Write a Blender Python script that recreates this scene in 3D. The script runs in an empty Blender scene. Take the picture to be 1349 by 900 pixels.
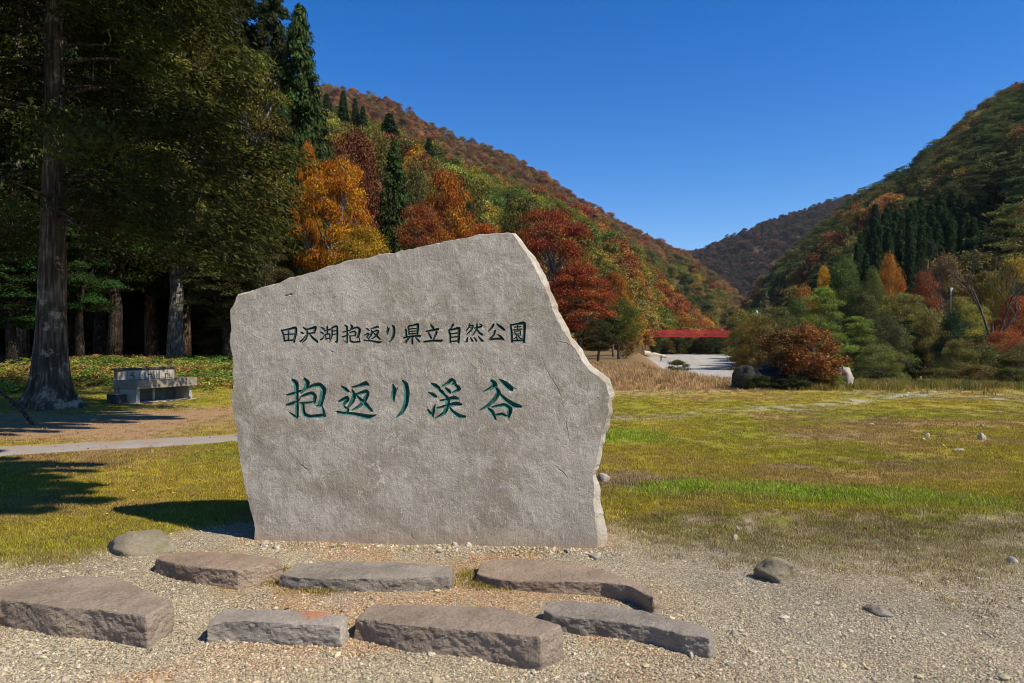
import bpy, bmesh, math, random
import numpy as np
from mathutils import Vector, Matrix
from mathutils.geometry import delaunay_2d_cdt

random.seed(7)
RNG = np.random.default_rng(7)
R = math.radians
scene = bpy.context.scene

# ------------------------------------------------------------------ camera
EYE = 1.6
cam_d = bpy.data.cameras.new("camera"); cam = bpy.data.objects.new("camera", cam_d)
scene.collection.objects.link(cam)
cam_d.sensor_width = 36.0; cam_d.lens = 24.0
cam_d.clip_start = 0.05; cam_d.clip_end = 9000
cam.location = (0, 0, EYE); cam.rotation_euler = (R(90), 0, 0)
scene.camera = cam

# ------------------------------------------------------------------ world, sun
SUN_EL, SUN_PHI = R(49), R(28)            # phi: from +X towards the camera side (-Y)
sdir = Vector((math.cos(SUN_EL)*math.cos(SUN_PHI), -math.cos(SUN_EL)*math.sin(SUN_PHI), math.sin(SUN_EL)))
world = bpy.data.worlds.new("World"); scene.world = world; world.use_nodes = True
wn = world.node_tree; wn.nodes.clear()
sky = wn.nodes.new("ShaderNodeTexSky"); sky.sky_type = 'NISHITA'; sky.sun_disc = False
sky.sun_elevation = SUN_EL
sky.sun_rotation = math.atan2(sdir.x, sdir.y)
sky.altitude = 300; sky.air_density = 1.0; sky.dust_density = 0.0; sky.ozone_density = 4.0
hsv = wn.nodes.new("ShaderNodeHueSaturation"); hsv.inputs['Saturation'].default_value = 1.40; hsv.inputs['Hue'].default_value = 0.511
bg = wn.nodes.new("ShaderNodeBackground"); bg.inputs[1].default_value = 0.118
wo = wn.nodes.new("ShaderNodeOutputWorld")
wn.links.new(sky.outputs[0], hsv.inputs['Color']); wn.links.new(hsv.outputs[0], bg.inputs[0])
wn.links.new(bg.outputs[0], wo.inputs[0])
sun_d = bpy.data.lights.new("sun", 'SUN'); sun_d.energy = 5.0; sun_d.angle = R(0.5); sun_d.color = (1.0, 0.92, 0.79)
sun = bpy.data.objects.new("sun", sun_d); scene.collection.objects.link(sun)
sun.rotation_euler = sdir.to_track_quat('Z', 'Y').to_euler()
vs = scene.view_settings
vs.view_transform = 'Standard'; vs.look = 'None'; vs.exposure = 0.4; vs.gamma = 1.0; vs.use_curve_mapping = False
scene.cycles.max_bounces = 6; scene.cycles.diffuse_bounces = 3; scene.cycles.transmission_bounces = 3
scene.cycles.transparent_max_bounces = 4; scene.cycles.volume_bounces = 0
scene.cycles.use_denoising = True; scene.cycles.filter_width = 1.0

# ------------------------------------------------------------------ helpers
def G(px, py, z=0.0):
    """ground point whose place in the photograph is (px, py), at height z"""
    y = 900.0*(EYE - z)/(py - 450.0)
    return Vector(((px - 674.5)/900.0*y, y, z))
def AX(px, Y): return (px - 674.5)/900.0*Y

def _hash(ix, iy, iz, seed):
    h = (ix*374761393 + iy*668265263 + iz*2147483647 + seed*1274126177) & 0xFFFFFFFF
    h = ((h ^ (h >> 13))*1274126177) & 0xFFFFFFFF
    return ((h ^ (h >> 16)) & 0xFFFFFF)/float(0xFFFFFF)
def vnoise(x, y, z=None, seed=0):
    x = np.asarray(x, float); y = np.asarray(y, float)
    z = np.zeros_like(x) if z is None else np.asarray(z, float)
    ix, iy, iz = np.floor(x).astype(np.int64), np.floor(y).astype(np.int64), np.floor(z).astype(np.int64)
    fx, fy, fz = x-ix, y-iy, z-iz
    fx, fy, fz = fx*fx*(3-2*fx), fy*fy*(3-2*fy), fz*fz*(3-2*fz)
    def c(a, b, d): return _hash(ix+a, iy+b, iz+d, seed)
    def l(a, b, t): return a+(b-a)*t
    x0 = l(l(c(0,0,0), c(1,0,0), fx), l(c(0,1,0), c(1,1,0), fx), fy)
    x1 = l(l(c(0,0,1), c(1,0,1), fx), l(c(0,1,1), c(1,1,1), fx), fy)
    return l(x0, x1, fz)*2-1
def fbm(x, y, z=None, oct=4, seed=0, gain=0.5):
    s = 0; a = 1.0; t = 0; f = 1.0
    for i in range(oct):
        s = s + a*vnoise(np.asarray(x)*f, np.asarray(y)*f, None if z is None else np.asarray(z)*f, seed+i*17)
        t += a; a *= gain; f *= 2.03
    return s/t
def sstep(a, b, x):
    t = np.clip((np.asarray(x, float)-a)/(b-a), 0, 1); return t*t*(3-2*t)

COL = scene.collection
def meta(o, label=None, cat=None, group=None, kind=None):
    if label: o["label"] = label
    if cat: o["category"] = cat
    if group: o["group"] = group
    if kind: o["kind"] = kind
    return o
def link(o, parent=None):
    COL.objects.link(o)
    if parent is not None: o.parent = parent
    return o
def empty(name, loc=(0,0,0), rz=0.0):
    o = bpy.data.objects.new(name, None); o.empty_display_size = 0.2
    o.location = loc; o.rotation_euler = (0, 0, rz); return link(o)
def np_mesh(name, verts, faces, mat=None, smooth=False):
    """faces: (n,k) int array"""
    verts = np.asarray(verts, np.float32); faces = np.asarray(faces, np.int32)
    me = bpy.data.meshes.new(name); n, k = faces.shape
    me.vertices.add(len(verts)); me.vertices.foreach_set("co", verts.ravel())
    me.loops.add(n*k); me.loops.foreach_set("vertex_index", faces.ravel())
    me.polygons.add(n); me.polygons.foreach_set("loop_start", np.arange(0, n*k, k, dtype=np.int32))
    me.polygons.foreach_set("use_smooth", np.full(n, smooth, bool))
    me.update(calc_edges=True); me.validate()
    if mat: me.materials.append(mat)
    return me
def obj(name, me, parent=None):
    return link(bpy.data.objects.new(name, me), parent)

class MB:
    """collects polygons, builds one mesh"""
    def __init__(s): s.v = []; s.f = []
    def add(s, vs_, fs_):
        b = len(s.v); s.v += [tuple(p) for p in vs_]; s.f += [tuple(i+b for i in f) for f in fs_]
    def box(s, c, size, M=None):
        hx, hy, hz = [d/2 for d in size]
        ps = [Vector((c[0]+sx*hx, c[1]+sy*hy, c[2]+sz*hz)) for sz in (-1,1) for sy in (-1,1) for sx in (-1,1)]
        if M is not None: ps = [M @ p for p in ps]
        s.add(ps, [(0,2,3,1),(4,5,7,6),(0,1,5,4),(2,6,7,3),(0,4,6,2),(1,3,7,5)])
    def tube(s, pts, radii, sides=6, cap=True):
        pts = [Vector(p) for p in pts]; n = len(pts); rings = []
        for i in range(n):
            d = (pts[min(i+1, n-1)]-pts[max(i-1, 0)])
            d = d.normalized() if d.length > 1e-9 else Vector((0,0,1))
            a = d.cross(Vector((0.31,0.95,0.05))); a = a.normalized() if a.length > 1e-6 else Vector((1,0,0))
            b = d.cross(a)
            rings.append([pts[i]+(a*math.cos(2*math.pi*k/sides)+b*math.sin(2*math.pi*k/sides))*radii[i] for k in range(sides)])
        vs_ = [p for r in rings for p in r]; fs_ = []
        for i in range(n-1):
            for k in range(sides):
                k2 = (k+1) % sides
                fs_.append((i*sides+k, i*sides+k2, (i+1)*sides+k2, (i+1)*sides+k))
        if cap:
            fs_.append(tuple(range(sides))[::-1]); fs_.append(tuple((n-1)*sides+k for k in range(sides)))
        s.add(vs_, fs_)
    def mesh(s, name, mat=None, smooth=False):
        me = bpy.data.meshes.new(name); me.from_pydata(s.v, [], s.f); me.update()
        if smooth: me.polygons.foreach_set("use_smooth", np.full(len(me.polygons), True))
        if mat: me.materials.append(mat)
        return me
    def build(s, name, mat, parent=None, smooth=False, bevel=0):
        me = s.mesh(name, mat, smooth)
        if bevel:
            bm = bmesh.new(); bm.from_mesh(me)
            bmesh.ops.bevel(bm, geom=bm.edges[:], offset=bevel, segments=1, affect='EDGES', clamp_overlap=True)
            bm.to_mesh(me); bm.free()
        return obj(name, me, parent)

# ------------------------------------------------------------------ materials
class NT:
    def __init__(s, name):
        s.m = bpy.data.materials.new(name); s.m.use_nodes = True
        s.t = s.m.node_tree; s.t.nodes.clear()
        s.out = s.n("ShaderNodeOutputMaterial")
    def n(s, typ, **kw):
        nd = s.t.nodes.new(typ)
        for k, v in kw.items(): setattr(nd, k, v)
        return nd
    def l(s, a, b): s.t.links.new(a, b)
    def val(s, sock, v):
        if hasattr(v, "is_linked") or hasattr(v, "node"): s.l(v, sock)
        else: sock.default_value = v
    def coord(s, kind="Object"): return s.n("ShaderNodeTexCoord").outputs[kind]
    def noise(s, vec, scale, detail=4, rough=0.55, dist=0.0):
        nd = s.n("ShaderNodeTexNoise"); s.l(vec, nd.inputs['Vector'])
        nd.inputs['Scale'].default_value = scale; nd.inputs['Detail'].default_value = detail
        nd.inputs['Roughness'].default_value = rough; nd.inputs['Distortion'].default_value = dist
        return nd.outputs[0]
    def voro(s, vec, scale, feature='F1', out='Distance', rnd=1.0):
        nd = s.n("ShaderNodeTexVoronoi", feature=feature); s.l(vec, nd.inputs['Vector'])
        nd.inputs['Scale'].default_value = scale; nd.inputs['Randomness'].default_value = rnd
        return nd.outputs[out]
    def ramp(s, fac, stops, interp='LINEAR'):
        nd = s.n("ShaderNodeValToRGB"); cr = nd.color_ramp; cr.interpolation = interp
        while len(cr.elements) > 1: cr.elements.remove(cr.elements[-1])
        for i, (p, c) in enumerate(stops):
            e = cr.elements[0] if i == 0 else cr.elements.new(p)
            e.position = p; e.color = (c, c, c, 1) if isinstance(c, (int, float)) else (*c, 1)
        s.l(fac, nd.inputs[0]); return nd.outputs[0]
    def mix(s, fac, a, b, mode='MIX'):
        nd = s.n("ShaderNodeMix", data_type='RGBA', blend_type=mode)
        s.val(nd.inputs[0], fac)
        for sock, v in ((nd.inputs[6], a), (nd.inputs[7], b)):
            if isinstance(v, (tuple, list)): sock.default_value = (*v, 1) if len(v) == 3 else v
            elif isinstance(v, (int, float)): sock.default_value = (v, v, v, 1)
            else: s.l(v, sock)
        return nd.outputs[2]
    def math(s, op, a, b=0.0):
        nd = s.n("ShaderNodeMath", operation=op); s.val(nd.inputs[0], a); s.val(nd.inputs[1], b)
        return nd.outputs[0]
    def attr(s, name, typ='GEOMETRY', out='Color'):
        nd = s.n("ShaderNodeAttribute", attribute_name=name, attribute_type=typ); return nd.outputs[out]
    def bump(s, h, strength=0.4, dist=0.01):
        nd = s.n("ShaderNodeBump"); nd.inputs['Strength'].default_value = strength
        nd.inputs['Distance'].default_value = dist; s.l(h, nd.inputs['Height']); return nd.outputs[0]
    def bsdf(s, color, rough=0.85, normal=None, spec=0.25, metal=0.0):
        b = s.n("ShaderNodeBsdfPrincipled")
        if isinstance(color, (tuple, list)): b.inputs['Base Color'].default_value = (*color, 1)
        else: s.l(color, b.inputs['Base Color'])
        s.val(b.inputs['Roughness'], rough); b.inputs['Specular IOR Level'].default_value = spec
        b.inputs['Metallic'].default_value = metal
        if normal is not None: s.l(normal, b.inputs['Normal'])
        s.l(b.outputs[0], s.out.inputs[0]); return b

def leaf_material(name, source):
    """leaf colour comes from the object's own colour or from the instance's colour"""
    t = NT(name)
    if source == 'object': base = t.n("ShaderNodeObjectInfo").outputs['Color']
    else: base = t.attr("col", 'INSTANCER')
    tone = t.attr("tone", 'GEOMETRY', 'Fac')
    hs = t.n("ShaderNodeHueSaturation")
    hue = t.math('ADD', t.math('MULTIPLY', tone, 0.075), 0.4625)
    t.l(hue, hs.inputs['Hue'])
    t.l(t.math('ADD', t.math('MULTIPLY', tone, 0.95), 0.5), hs.inputs['Value'])
    hs.inputs['Saturation'].default_value = 1.0
    t.l(base, hs.inputs['Color'])
    d = t.n("ShaderNodeBsdfDiffuse"); t.l(hs.outputs[0], d.inputs[0])
    tr = t.n("ShaderNodeBsdfTranslucent"); t.l(hs.outputs[0], tr.inputs[0])
    gl = t.n("ShaderNodeBsdfGlossy"); gl.inputs['Roughness'].default_value = 0.45
    gl.inputs['Color'].default_value = (0.8, 0.85, 0.8, 1)
    m1 = t.n("ShaderNodeMixShader"); m1.inputs[0].default_value = 0.25
    t.l(d.outputs[0], m1.inputs[1]); t.l(tr.outputs[0], m1.inputs[2])
    m2 = t.n("ShaderNodeMixShader"); m2.inputs[0].default_value = 0.008
    t.l(m1.outputs[0], m2.inputs[1]); t.l(gl.outputs[0], m2.inputs[2])
    t.l(m2.outputs[0], t.out.inputs[0]); return t.m
M_LEAF = leaf_material("leaf", 'object')
M_LEAFI = leaf_material("leaf_instanced", 'inst')

def bark_material(name, c1, c2, c3, vscale=1.0):
    t = NT(name); co = t.coord()
    mp = t.n("ShaderNodeMapping"); mp.inputs['Scale'].default_value = (9*vscale, 9*vscale, 1.1*vscale); t.l(co, mp.inputs[0])
    n1 = t.noise(mp.outputs[0], 1.0, 6, 0.65); n2 = t.noise(co, 1.3, 4, 0.6)
    c = t.ramp(n1, [(0.3, c1), (0.62, c2)])
    c = t.mix(t.ramp(n2, [(0.52, 0.0), (0.66, 1.0)]), c, c3)
    fis = t.voro(mp.outputs[0], 1.6, 'F1', 'Distance')
    c = t.mix(1.0, c, t.ramp(fis, [(0.15, 1.25), (0.6, 0.45)]), 'MULTIPLY')
    lich = t.ramp(t.noise(co, 2.6, 6, 0.75), [(0.56, 0.0), (0.62, 0.55)])
    c = t.mix(lich, c, tuple(min(1, q*1.7) for q in c3))
    t.bsdf(c, 0.9, t.bump(t.math('SUBTRACT', n1, fis), 1.0, 0.05), 0.15); return t.m
M_BARK = bark_material("cedar_bark", (0.03,0.020,0.013), (0.14,0.095,0.06), (0.20,0.155,0.10))
M_BARKR = bark_material("red_bark", (0.06,0.034,0.02), (0.25,0.15,0.095), (0.22,0.17,0.12))
M_BARKO = bark_material("old_cedar_bark", (0.05,0.036,0.024), (0.19,0.14,0.095), (0.27,0.225,0.155))
M_BARKD = bark_material("shaded_bark", (0.018,0.012,0.008), (0.06,0.042,0.028), (0.08,0.062,0.042))  # grove shade put into the colour: a darkened copy for the dim trunks
M_BARKB = bark_material("bare_bark", (0.05,0.042,0.035), (0.15,0.13,0.105), (0.20,0.175,0.14), 1.6)
M_BARKG = bark_material("grey_bark", (0.10,0.085,0.07), (0.30,0.27,0.23), (0.38,0.36,0.32), 1.6)

def stone_material(name, c1, c2, c3, sc=1.0, moss=0.0, bump=0.5):
    t = NT(name); co = t.coord()
    n1 = t.noise(co, 2.2*sc, 5, 0.6); n2 = t.noise(co, 38*sc, 6, 0.75); n3 = t.noise(co, 7*sc, 5, 0.7, 0.4)
    c = t.mix(t.ramp(n1, [(0.35, 0.0), (0.65, 1.0)]), c1, c2)
    c = t.mix(t.ramp(n3, [(0.52, 0.0), (0.72, 0.75)]), c, c3)
    c = t.mix(1.0, c, t.ramp(n2, [(0.25, 0.62), (0.75, 1.3)]), 'MULTIPLY')
    if moss:
        c = t.mix(t.ramp(t.noise(co, 5*sc, 6, 0.7), [(0.5, 0.0), (0.68, moss)]), c, (0.16, 0.14, 0.045))
    h = t.math('ADD', t.math('MULTIPLY', n2, 0.5), n3)
    t.bsdf(c, 0.88, t.bump(h, bump, 0.02), 0.2); return t.m
M_STEP = stone_material("step_stone", (0.215,0.165,0.12), (0.33,0.255,0.185), (0.31,0.265,0.215), 1.6, 0, 1.0)
M_STEPG = stone_material("step_stone_grey", (0.185,0.16,0.125), (0.30,0.255,0.20), (0.35,0.305,0.245), 1.8, 0, 1.0)
M_STEPB = stone_material("step_stone_brown", (0.235,0.17,0.115), (0.34,0.25,0.175), (0.26,0.22,0.17), 1.8, 0, 1.0)
M_MOSSY = stone_material("mossy_rock", (0.20,0.165,0.11), (0.26,0.22,0.15), (0.24,0.22,0.18), 1.4, 0.6, 0.8)
M_PALE = stone_material("pale_stone", (0.47,0.40,0.30), (0.55,0.47,0.36), (0.40,0.35,0.27), 3.0, 0, 0.5)
M_GREYROCK = stone_material("grey_rock", (0.28,0.245,0.195), (0.40,0.345,0.275), (0.33,0.29,0.235), 2.0, 0, 0.6)
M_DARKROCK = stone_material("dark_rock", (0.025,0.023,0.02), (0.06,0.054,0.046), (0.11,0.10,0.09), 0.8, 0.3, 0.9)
M_CONC = stone_material("weathered_concrete", (0.25,0.205,0.15), (0.34,0.29,0.215), (0.15,0.12,0.085), 2.2, 0, 0.4)
M_CONCP = stone_material("pale_concrete", (0.38,0.33,0.26), (0.46,0.41,0.33), (0.28,0.235,0.18), 2.0, 0, 0.3)
M_CAP = stone_material("dark_cap", (0.05,0.045,0.04), (0.08,0.07,0.06), (0.10,0.09,0.08), 3.0, 0, 0.4)

def plain(name, c, rough=0.6, spec=0.3, metal=0.0, var=0.25, sc=6.0):
    t = NT(name); co = t.coord()
    k = t.ramp(t.noise(co, sc, 4), [(0.3, 1-var), (0.7, 1+var)])
    t.bsdf(t.mix(1.0, c, k, 'MULTIPLY'), rough, None, spec, metal); return t.m

def slab_material():
    t = NT("carved_slab_stone"); co = t.coord()
    big = t.noise(co, 0.9, 5, 0.6, 0.5); mid = t.noise(co, 4.5, 6, 0.68, 0.8); sm = t.noise(co, 16, 6, 0.72, 0.4)
    def mapped(rot, sc):
        mp = t.n("ShaderNodeMapping"); mp.inputs['Rotation'].default_value = (0, R(rot), 0); mp.inputs['Scale'].default_value = sc; t.l(co, mp.inputs[0]); return mp.outputs[0]
    s1 = t.noise(mapped(28, (1.0, 1.0, 0.22)), 46, 5, 0.75); s2 = t.noise(mapped(-35, (1.0, 1.0, 0.22)), 40, 5, 0.75)
    rain = t.noise(mapped(0, (1.0, 1.0, 0.10)), 5.5, 5, 0.7)
    fine = t.noise(co, 130, 4, 0.75)
    c = t.mix(t.ramp(big, [(0.42, 0.0), (0.56, 1.0)]), (0.300, 0.262, 0.205), (0.405, 0.362, 0.310))
    c = t.mix(t.ramp(mid, [(0.47, 0.0), (0.62, 0.8)]), c, (0.470, 0.430, 0.380))
    c = t.mix(t.ramp(sm, [(0.30, 0.65), (0.48, 0.0)]), c, (0.255, 0.222, 0.180))
    c = t.mix(t.ramp(rain, [(0.50, 0.0), (0.70, 0.45)]), c, (0.27, 0.235, 0.185))
    # pale chisel scratches, denser in patches, and broken mineral veins
    dense = t.ramp(t.noise(co, 2.1, 4, 0.6, 0.4), [(0.40, 0.25), (0.62, 1.0)])
    sc = t.math('MULTIPLY', t.math('MAXIMUM', t.ramp(s1, [(0.58, 0.0), (0.68, 0.9)]), t.ramp(s2, [(0.60, 0.0), (0.70, 0.8)])), dense)
    c = t.mix(sc, c, (0.64, 0.59, 0.51))
    vein = t.noise(co, 3.0, 7, 0.62, 1.7)
    vr = t.ramp(vein, [(0.488, 0.0), (0.5, 1.0), (0.512, 0.0)])
    c = t.mix(t.math('MULTIPLY', vr, t.ramp(t.noise(co, 8, 5, 0.7), [(0.50, 0.0), (0.60, 0.85)])), c, (0.66, 0.61, 0.53))
    lich = t.ramp(t.voro(co, 26, 'F1', 'Distance'), [(0.10, 1.0), (0.16, 0.0)])
    c = t.mix(t.math('MULTIPLY', lich, t.ramp(t.noise(co, 3.3, 4, 0.6), [(0.56, 0.0), (0.64, 0.6)])), c, (0.60, 0.58, 0.50))
    c = t.mix(1.0, c, t.ramp(fine, [(0.25, 0.76), (0.75, 1.2)]), 'MULTIPLY')
    sep = t.n("ShaderNodeSeparateXYZ"); t.l(co, sep.inputs[0])
    hz = t.math('ADD', sep.outputs[2], t.math('MULTIPLY', mid, -0.6))
    c = t.mix(t.ramp(t.math('ADD', hz, 0.4), [(0.10, 0.6), (0.24, 0.0)]), c, (0.36, 0.26, 0.18))
    h = t.math('ADD', t.math('ADD', t.math('MULTIPLY', fine, 0.30), t.math('MULTIPLY', t.math('ADD', s1, s2), 0.35)), t.math('ADD', sm, mid))
    c = t.mix(1.0, c, (1.02, 1.0, 0.94), 'MULTIPLY')
    t.bsdf(c, 0.86, t.bump(h, 0.55, 0.016), 0.2); return t.m
M_SLAB = slab_material()
def groove_material():
    t = NT("carved_green_paint"); co = t.coord()
    n = t.noise(co, 25, 5, 0.7)
    c = t.ramp(n, [(0.3, (0.012, 0.06, 0.046)), (0.55, (0.03, 0.125, 0.098)), (0.75, (0.12, 0.22, 0.17))])
    t.bsdf(c, 0.7, t.bump(t.noise(co, 120, 3), 0.3, 0.004), 0.3); return t.m
M_GROOVE = groove_material()
M_GROOVE2 = plain("carved_dark_paint", (0.018, 0.045, 0.038), 0.7, 0.3, 0, 0.4, 30)

# ------------------------------------------------------------------ terrain shape
def field_edge(x): return 38.0 - 12.0*sstep(5.5, 9.5, x)
def drop(x, y):
    return sstep(0, 7, np.asarray(x)-0.165*np.asarray(y)-0.3)*sstep(0, 9, np.asarray(y)-field_edge(x))
def gz(x, y):
    x = np.asarray(x, float); y = np.asarray(y, float)
    d = drop(x, y)
    z = -2.9*d
    near = np.exp(-(np.hypot(x, y-4)/16)**2)
    z = z + 0.035*fbm(x*0.55, y*0.55, oct=3, seed=3)*(0.35+0.65*sstep(5.6, 9, y)) + 0.012*fbm(x*5, y*5, oct=3, seed=5)*near
    z = z + 0.10*fbm(x*0.16, y*0.16, oct=3, seed=9)*sstep(10, 22, y)
    # the lawn edge: a low worn step in front of the right-hand lawn
    z = z + 0.05*(sstep(6.05, 6.2, y + 0.12*fbm(x*1.3, y*0.2, oct=2, seed=8)) - sstep(6.2, 9.5, y))*sstep(0.9, 1.6, x)
    # leaf litter bank below the grove
    z = z + 0.55*sstep(20, 32, y)*sstep(-4, -9, x)
    return z

# ------------------------------------------------------------------ hills: foot line and ridge line by bearing
class Hill:
    def __init__(s, px, yf, yr, py, tree_drop, zf=-2.5, power=0.95, rough=4.0, seed=0):
        s.px = np.array(px, float); s.yf = np.array(yf, float); s.yr = np.array(yr, float)
        s.py = np.array(py, float); s.td = tree_drop; s.zf = zf; s.pw = power; s.rough = rough; s.seed = seed
    def par(s, px):
        yf = np.interp(px, s.px, s.yf); yr = np.interp(px, s.px, s.yr); py = np.interp(px, s.px, s.py)
        zr = EYE + yr*(450-py)/900.0 - s.td
        return yf, yr, zr
    def z(s, px, Y):
        yf, yr, zr = s.par(px); t = (Y-yf)/(yr-yf)
        tt = np.clip(t, 0, 1)
        x = (px-674.5)/900*Y
        z = s.zf + (zr-s.zf)*tt**s.pw
        z = z - np.clip(t-1, 0, 9)*(zr-s.zf)*0.8
        z = z + s.rough*fbm(x/55.0, Y/55.0, oct=4, seed=s.seed+40)*np.clip(4*tt*(1-tt), 0, 1)
        return np.where(t < 0, s.zf + t*6, z), t
    def mesh(s, name, mat, p0, p1, npx=110, nt=50):
        P = np.linspace(p0, p1, npx); T = np.concatenate([np.linspace(-0.06, 1, nt), np.linspace(1.05, 1.7, 8)])
        PP, TT = np.meshgrid(P, T, indexing='ij')
        yf, yr, zr = s.par(PP); Y = yf + (yr-yf)*TT
        Z, _ = s.z(PP, Y); X = (PP-674.5)/900*Y
        n, m = PP.shape; idx = np.arange(n*m).reshape(n, m)
        F = np.stack([idx[:-1,:-1], idx[1:,:-1], idx[1:,1:], idx[:-1,1:]], -1).reshape(-1, 4)
        return obj(name, np_mesh(name, np.stack([X, Y, Z], -1).reshape(-1, 3), F, mat, True))
    def sample(s, n, p0, p1, t0=0.0, t1=1.06, rng=RNG, min_y=0):
        out = []
        tot = 0
        ymax = s.yr.max()
        while tot < n:
            p = rng.uniform(p0, p1, n*3); t = rng.uniform(t0, t1, n*3)
            yf, yr, zr = s.par(p); Y = yf+(yr-yf)*t
            w = Y*(yr-yf); keep = rng.random(n*3) < w/(ymax*(s.yr-s.yf).max())
            p, t, Y = p[keep], t[keep], Y[keep]
            Z, _ = s.z(p, Y)
            out.append(np.stack([(p-674.5)/900*Y, Y, Z, p, t], -1)); tot += len(p)
        return np.concatenate(out)[:n]

H_SPUR = Hill([-900,-300,0,250,330,420,500,560,620,680,740,800,838,858,900,935,960],
              [62,64,68,74,76,78,82,86,90,95,100,112,140,242,250,290,330],
              [240,240,240,240,240,240,245,250,255,262,270,285,300,330,345,375,400],
              [100,90,60,70,110,150,168,195,222,240,268,305,336,352,395,428,450], 9.0, -3.2, 0.92, 5.0, 1)
H_BACK = Hill([-900,200,380,420,450,490,520,560,600,650,700,750,800,850,900,930,965,990,1015],
              [330,330,330,330,330,330,335,340,345,350,360,370,380,390,410,430,460,490,520],
              [760,760,760,760,760,760,760,760,770,780,790,800,820,840,860,870,880,880,880],
              [120,108,110,114,120,126,137,162,180,198,222,255,285,312,335,355,384,408,440], 7.0, -3, 0.85, 14.0, 2)
H_RIGHT = Hill([950,975,1010,1057,1093,1143,1177,1205,1217,1250,1270,1293,1313,1349,1500,1900,2600],
               [460,420,320,230,190,160,140,128,124,116,112,108,104,100,92,85,80],
               [520,520,520,520,520,515,510,505,500,490,485,480,475,460,420,360,330],
               [452,415,366,322,291,254,236,223,206,183,164,148,130,113,50,30,60], 10.0, -3, 0.95, 9.0, 3)
H_FAR = Hill([500,850,900,930,985,1060,1110,1140,1200,1350,1700],
             [1000]*11, [1500,1520,1540,1560,1600,1640,1660,1680,1700,1700,1700],
             [370,345,334,326,301,276,259,253,236,240,250], 7.0, -5, 0.9, 30.0, 4)
HILLS = [H_SPUR, H_BACK, H_RIGHT, H_FAR]
def zat(x, y):
    z = float(gz(x, y)); px = 674.5+900*x/y if y > 1 else 0
    for h in HILLS:
        if h.px[0] <= px <= h.px[-1]:
            zz, t = h.z(np.array(px), np.array(float(y)))
            if t >= -0.02: z = max(z, float(zz))
    return z

def soil_material():
    t = NT("forest_floor"); co = t.coord()
    c = t.ramp(t.noise(co, 0.15, 6, 0.7), [(0.3, (0.05,0.035,0.018)), (0.6, (0.10,0.065,0.03)), (0.75, (0.07,0.07,0.025))])
    t.bsdf(c, 0.95, None, 0.1); return t.m
M_SOIL = soil_material()
meta(H_SPUR.mesh("hill", M_SOIL, -900, 958), "wooded valley slope behind the grove and the carved stone", "hill", kind="structure")
meta(H_BACK.mesh("hill", M_SOIL, -900, 1014), "rust-brown mountainside rising behind the nearer left slope", "hill", kind="structure")
meta(H_RIGHT.mesh("hill", M_SOIL, 951, 2600), "steep pine-covered mountainside on the right of the valley", "hill", kind="structure")
meta(H_FAR.mesh("hill", M_SOIL, 500, 1700), "distant purple-brown mountain closing the valley", "hill", kind="structure")

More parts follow.
